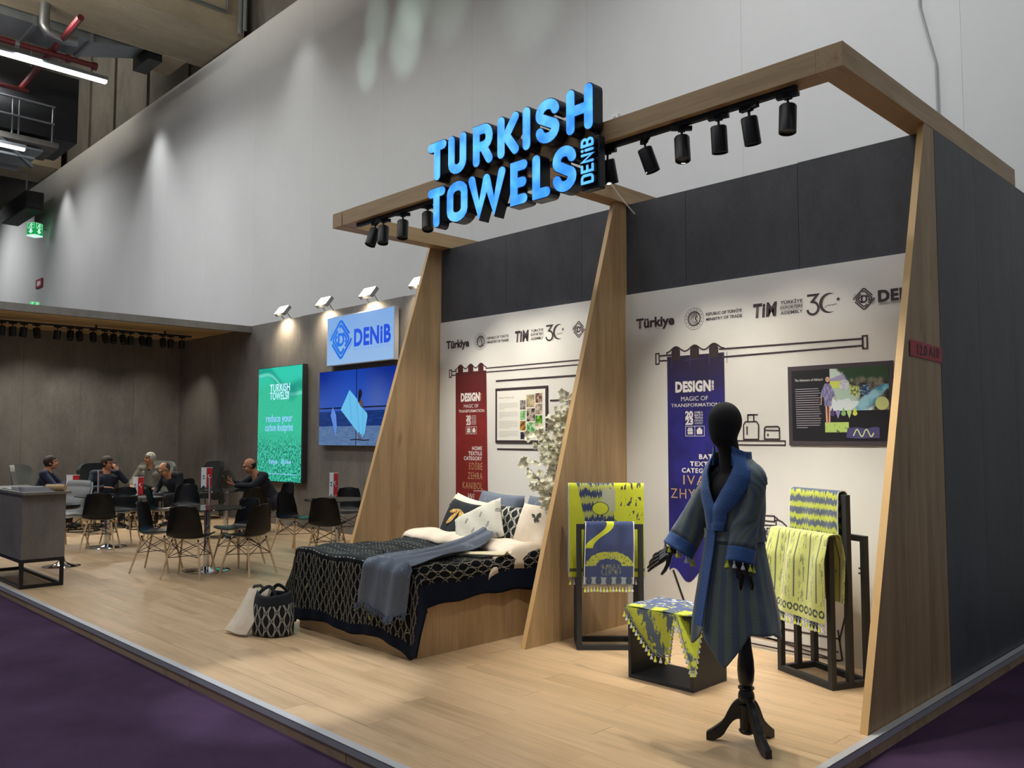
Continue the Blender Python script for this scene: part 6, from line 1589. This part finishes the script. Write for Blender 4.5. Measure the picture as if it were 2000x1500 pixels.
q = MB(); q.box(-2.6, .6, -.3, .3, 0, .66); q.build('cabinet', m_blackm, sk, bevel=.03); q = MB(); q.box(.6, .62, -.25, .25, .06, .6); q.build('grille', m_black, sk); q = MB(); q.tube([(-.5, 0, .66), (-.5, 0, 7)], .03, 6); q.build('hanger', m_galv, sk)
m_exg = flat('exit_green', '#19b25a', .4, 0, .7); m_exw = flat('exit_white', '#d8fff0', .4, 0, .95)
for (x, z, s_), lab in (((-32.5, 9.05, .52), 'green lit emergency exit cube sign high on the tall wall'), ((-32.2, 6.25, .32), 'small green exit sign just above the canopy fascia')):
    t = thing('exit_sign', lab, 'exit sign', (x, 6.55, z), .55, 'green exit signs'); t.scale = (s_, s_, s_)
    q = MB(); q.box(-.36, .36, -.36, .36, .0, .86); q.build('housing', m_exg, t, bevel=.01); q = MB(); q.box(-.36, .36, -.36, .36, -.08, 0); q.build('lit_base', m_exw, t)
    q = MB(); q.box(-.03, .03, .36, 1.0, .6, .66); q.build('wall_bracket', m_galv, t)
    for r_ in (0, pi/2):
        k = Ink(-.365); k.poly([(-.1,.18),(-.1,.3),(-.22,.3),(0,.08),(.22,.3),(.1,.3),(.1,.4),(-.1,.4),(-.1,.3)][:0] or [(-.09,.42),(-.09,.25),(-.2,.25),(0,.06),(.2,.25),(.09,.25),(.09,.42)])
        k.disc((.06,.78), .04); k.line([(.04,.73),(-.02,.62),(.08,.55),(.04,.48)], .05); k.line([(-.02,.62),(-.1,.56),(-.18,.5)], .045); k.line([(.05,.71),(.14,.66),(.17,.72)], .03); k.line([(.03,.71),(-.08,.72),(-.12,.66)], .03); k.frame(-.27,.46,.27,.83,.02)
        o = k.build('pictogram', m_exw, t); o.rotation_euler = (0, 0, r_)
t = thing('fire_alarm_sign', 'small red fire sign on the tall wall left of the canopy', 'sign', (-33.3, 6.98, 7.25))
q = MB(); q.box(-.38, .38, -.03, .02, 0, .33); q.build('plate', flat('fire_red', '#a3242c', .5), t); k = Ink(-.032); k.rect(-.2, .07, .1, .25); k.disc((.18, .16), .08); k.build('pictogram', m_whitep, t)
t = thing('wall_cable', 'pale cable running down the hall wall above the outer bay', 'cable')
q = MB(); q.tube([(-1.37, 6.97, 9.5), (-1.37, 6.97, 6.3), (-1.33, 6.97, 6.1), (-1.22, 6.97, 5.6), (-1.2, 6.97, 3.0)], .012, 6); q.build('cable', flat('cable_grey', '#a3a5a5', .6), t, True)
t = thing('wall_socket', 'small white socket plate on the hall wall above the oak beam', 'socket', (-5.6, 6.98, 6.2))
q = MB(); q.box(-.06, .06, -.02, .02, -.06, .06); q.build('plate', flat('socket_white', '#c9cac8', .4), t, bevel=.004); k = Ink(-.022); k.rect(-.03,-.03,.03,.02); k.build('socket_face', flat('socket_grey', '#8f9294', .5), t)
t = thing('loose_wire', 'thin white wire hanging from the middle oak beam', 'wire')
q = MB(); q.tube([(-2.54, 3.0, H+HB), (-2.53, 3.05, H+.1), (-2.50, 3.10, H+.02), (-2.49, 3.3, 3.50)], .006, 5); q.build('wire', m_whitep, t, True)

bake_remeshed()
bpy.context.view_layer.update()
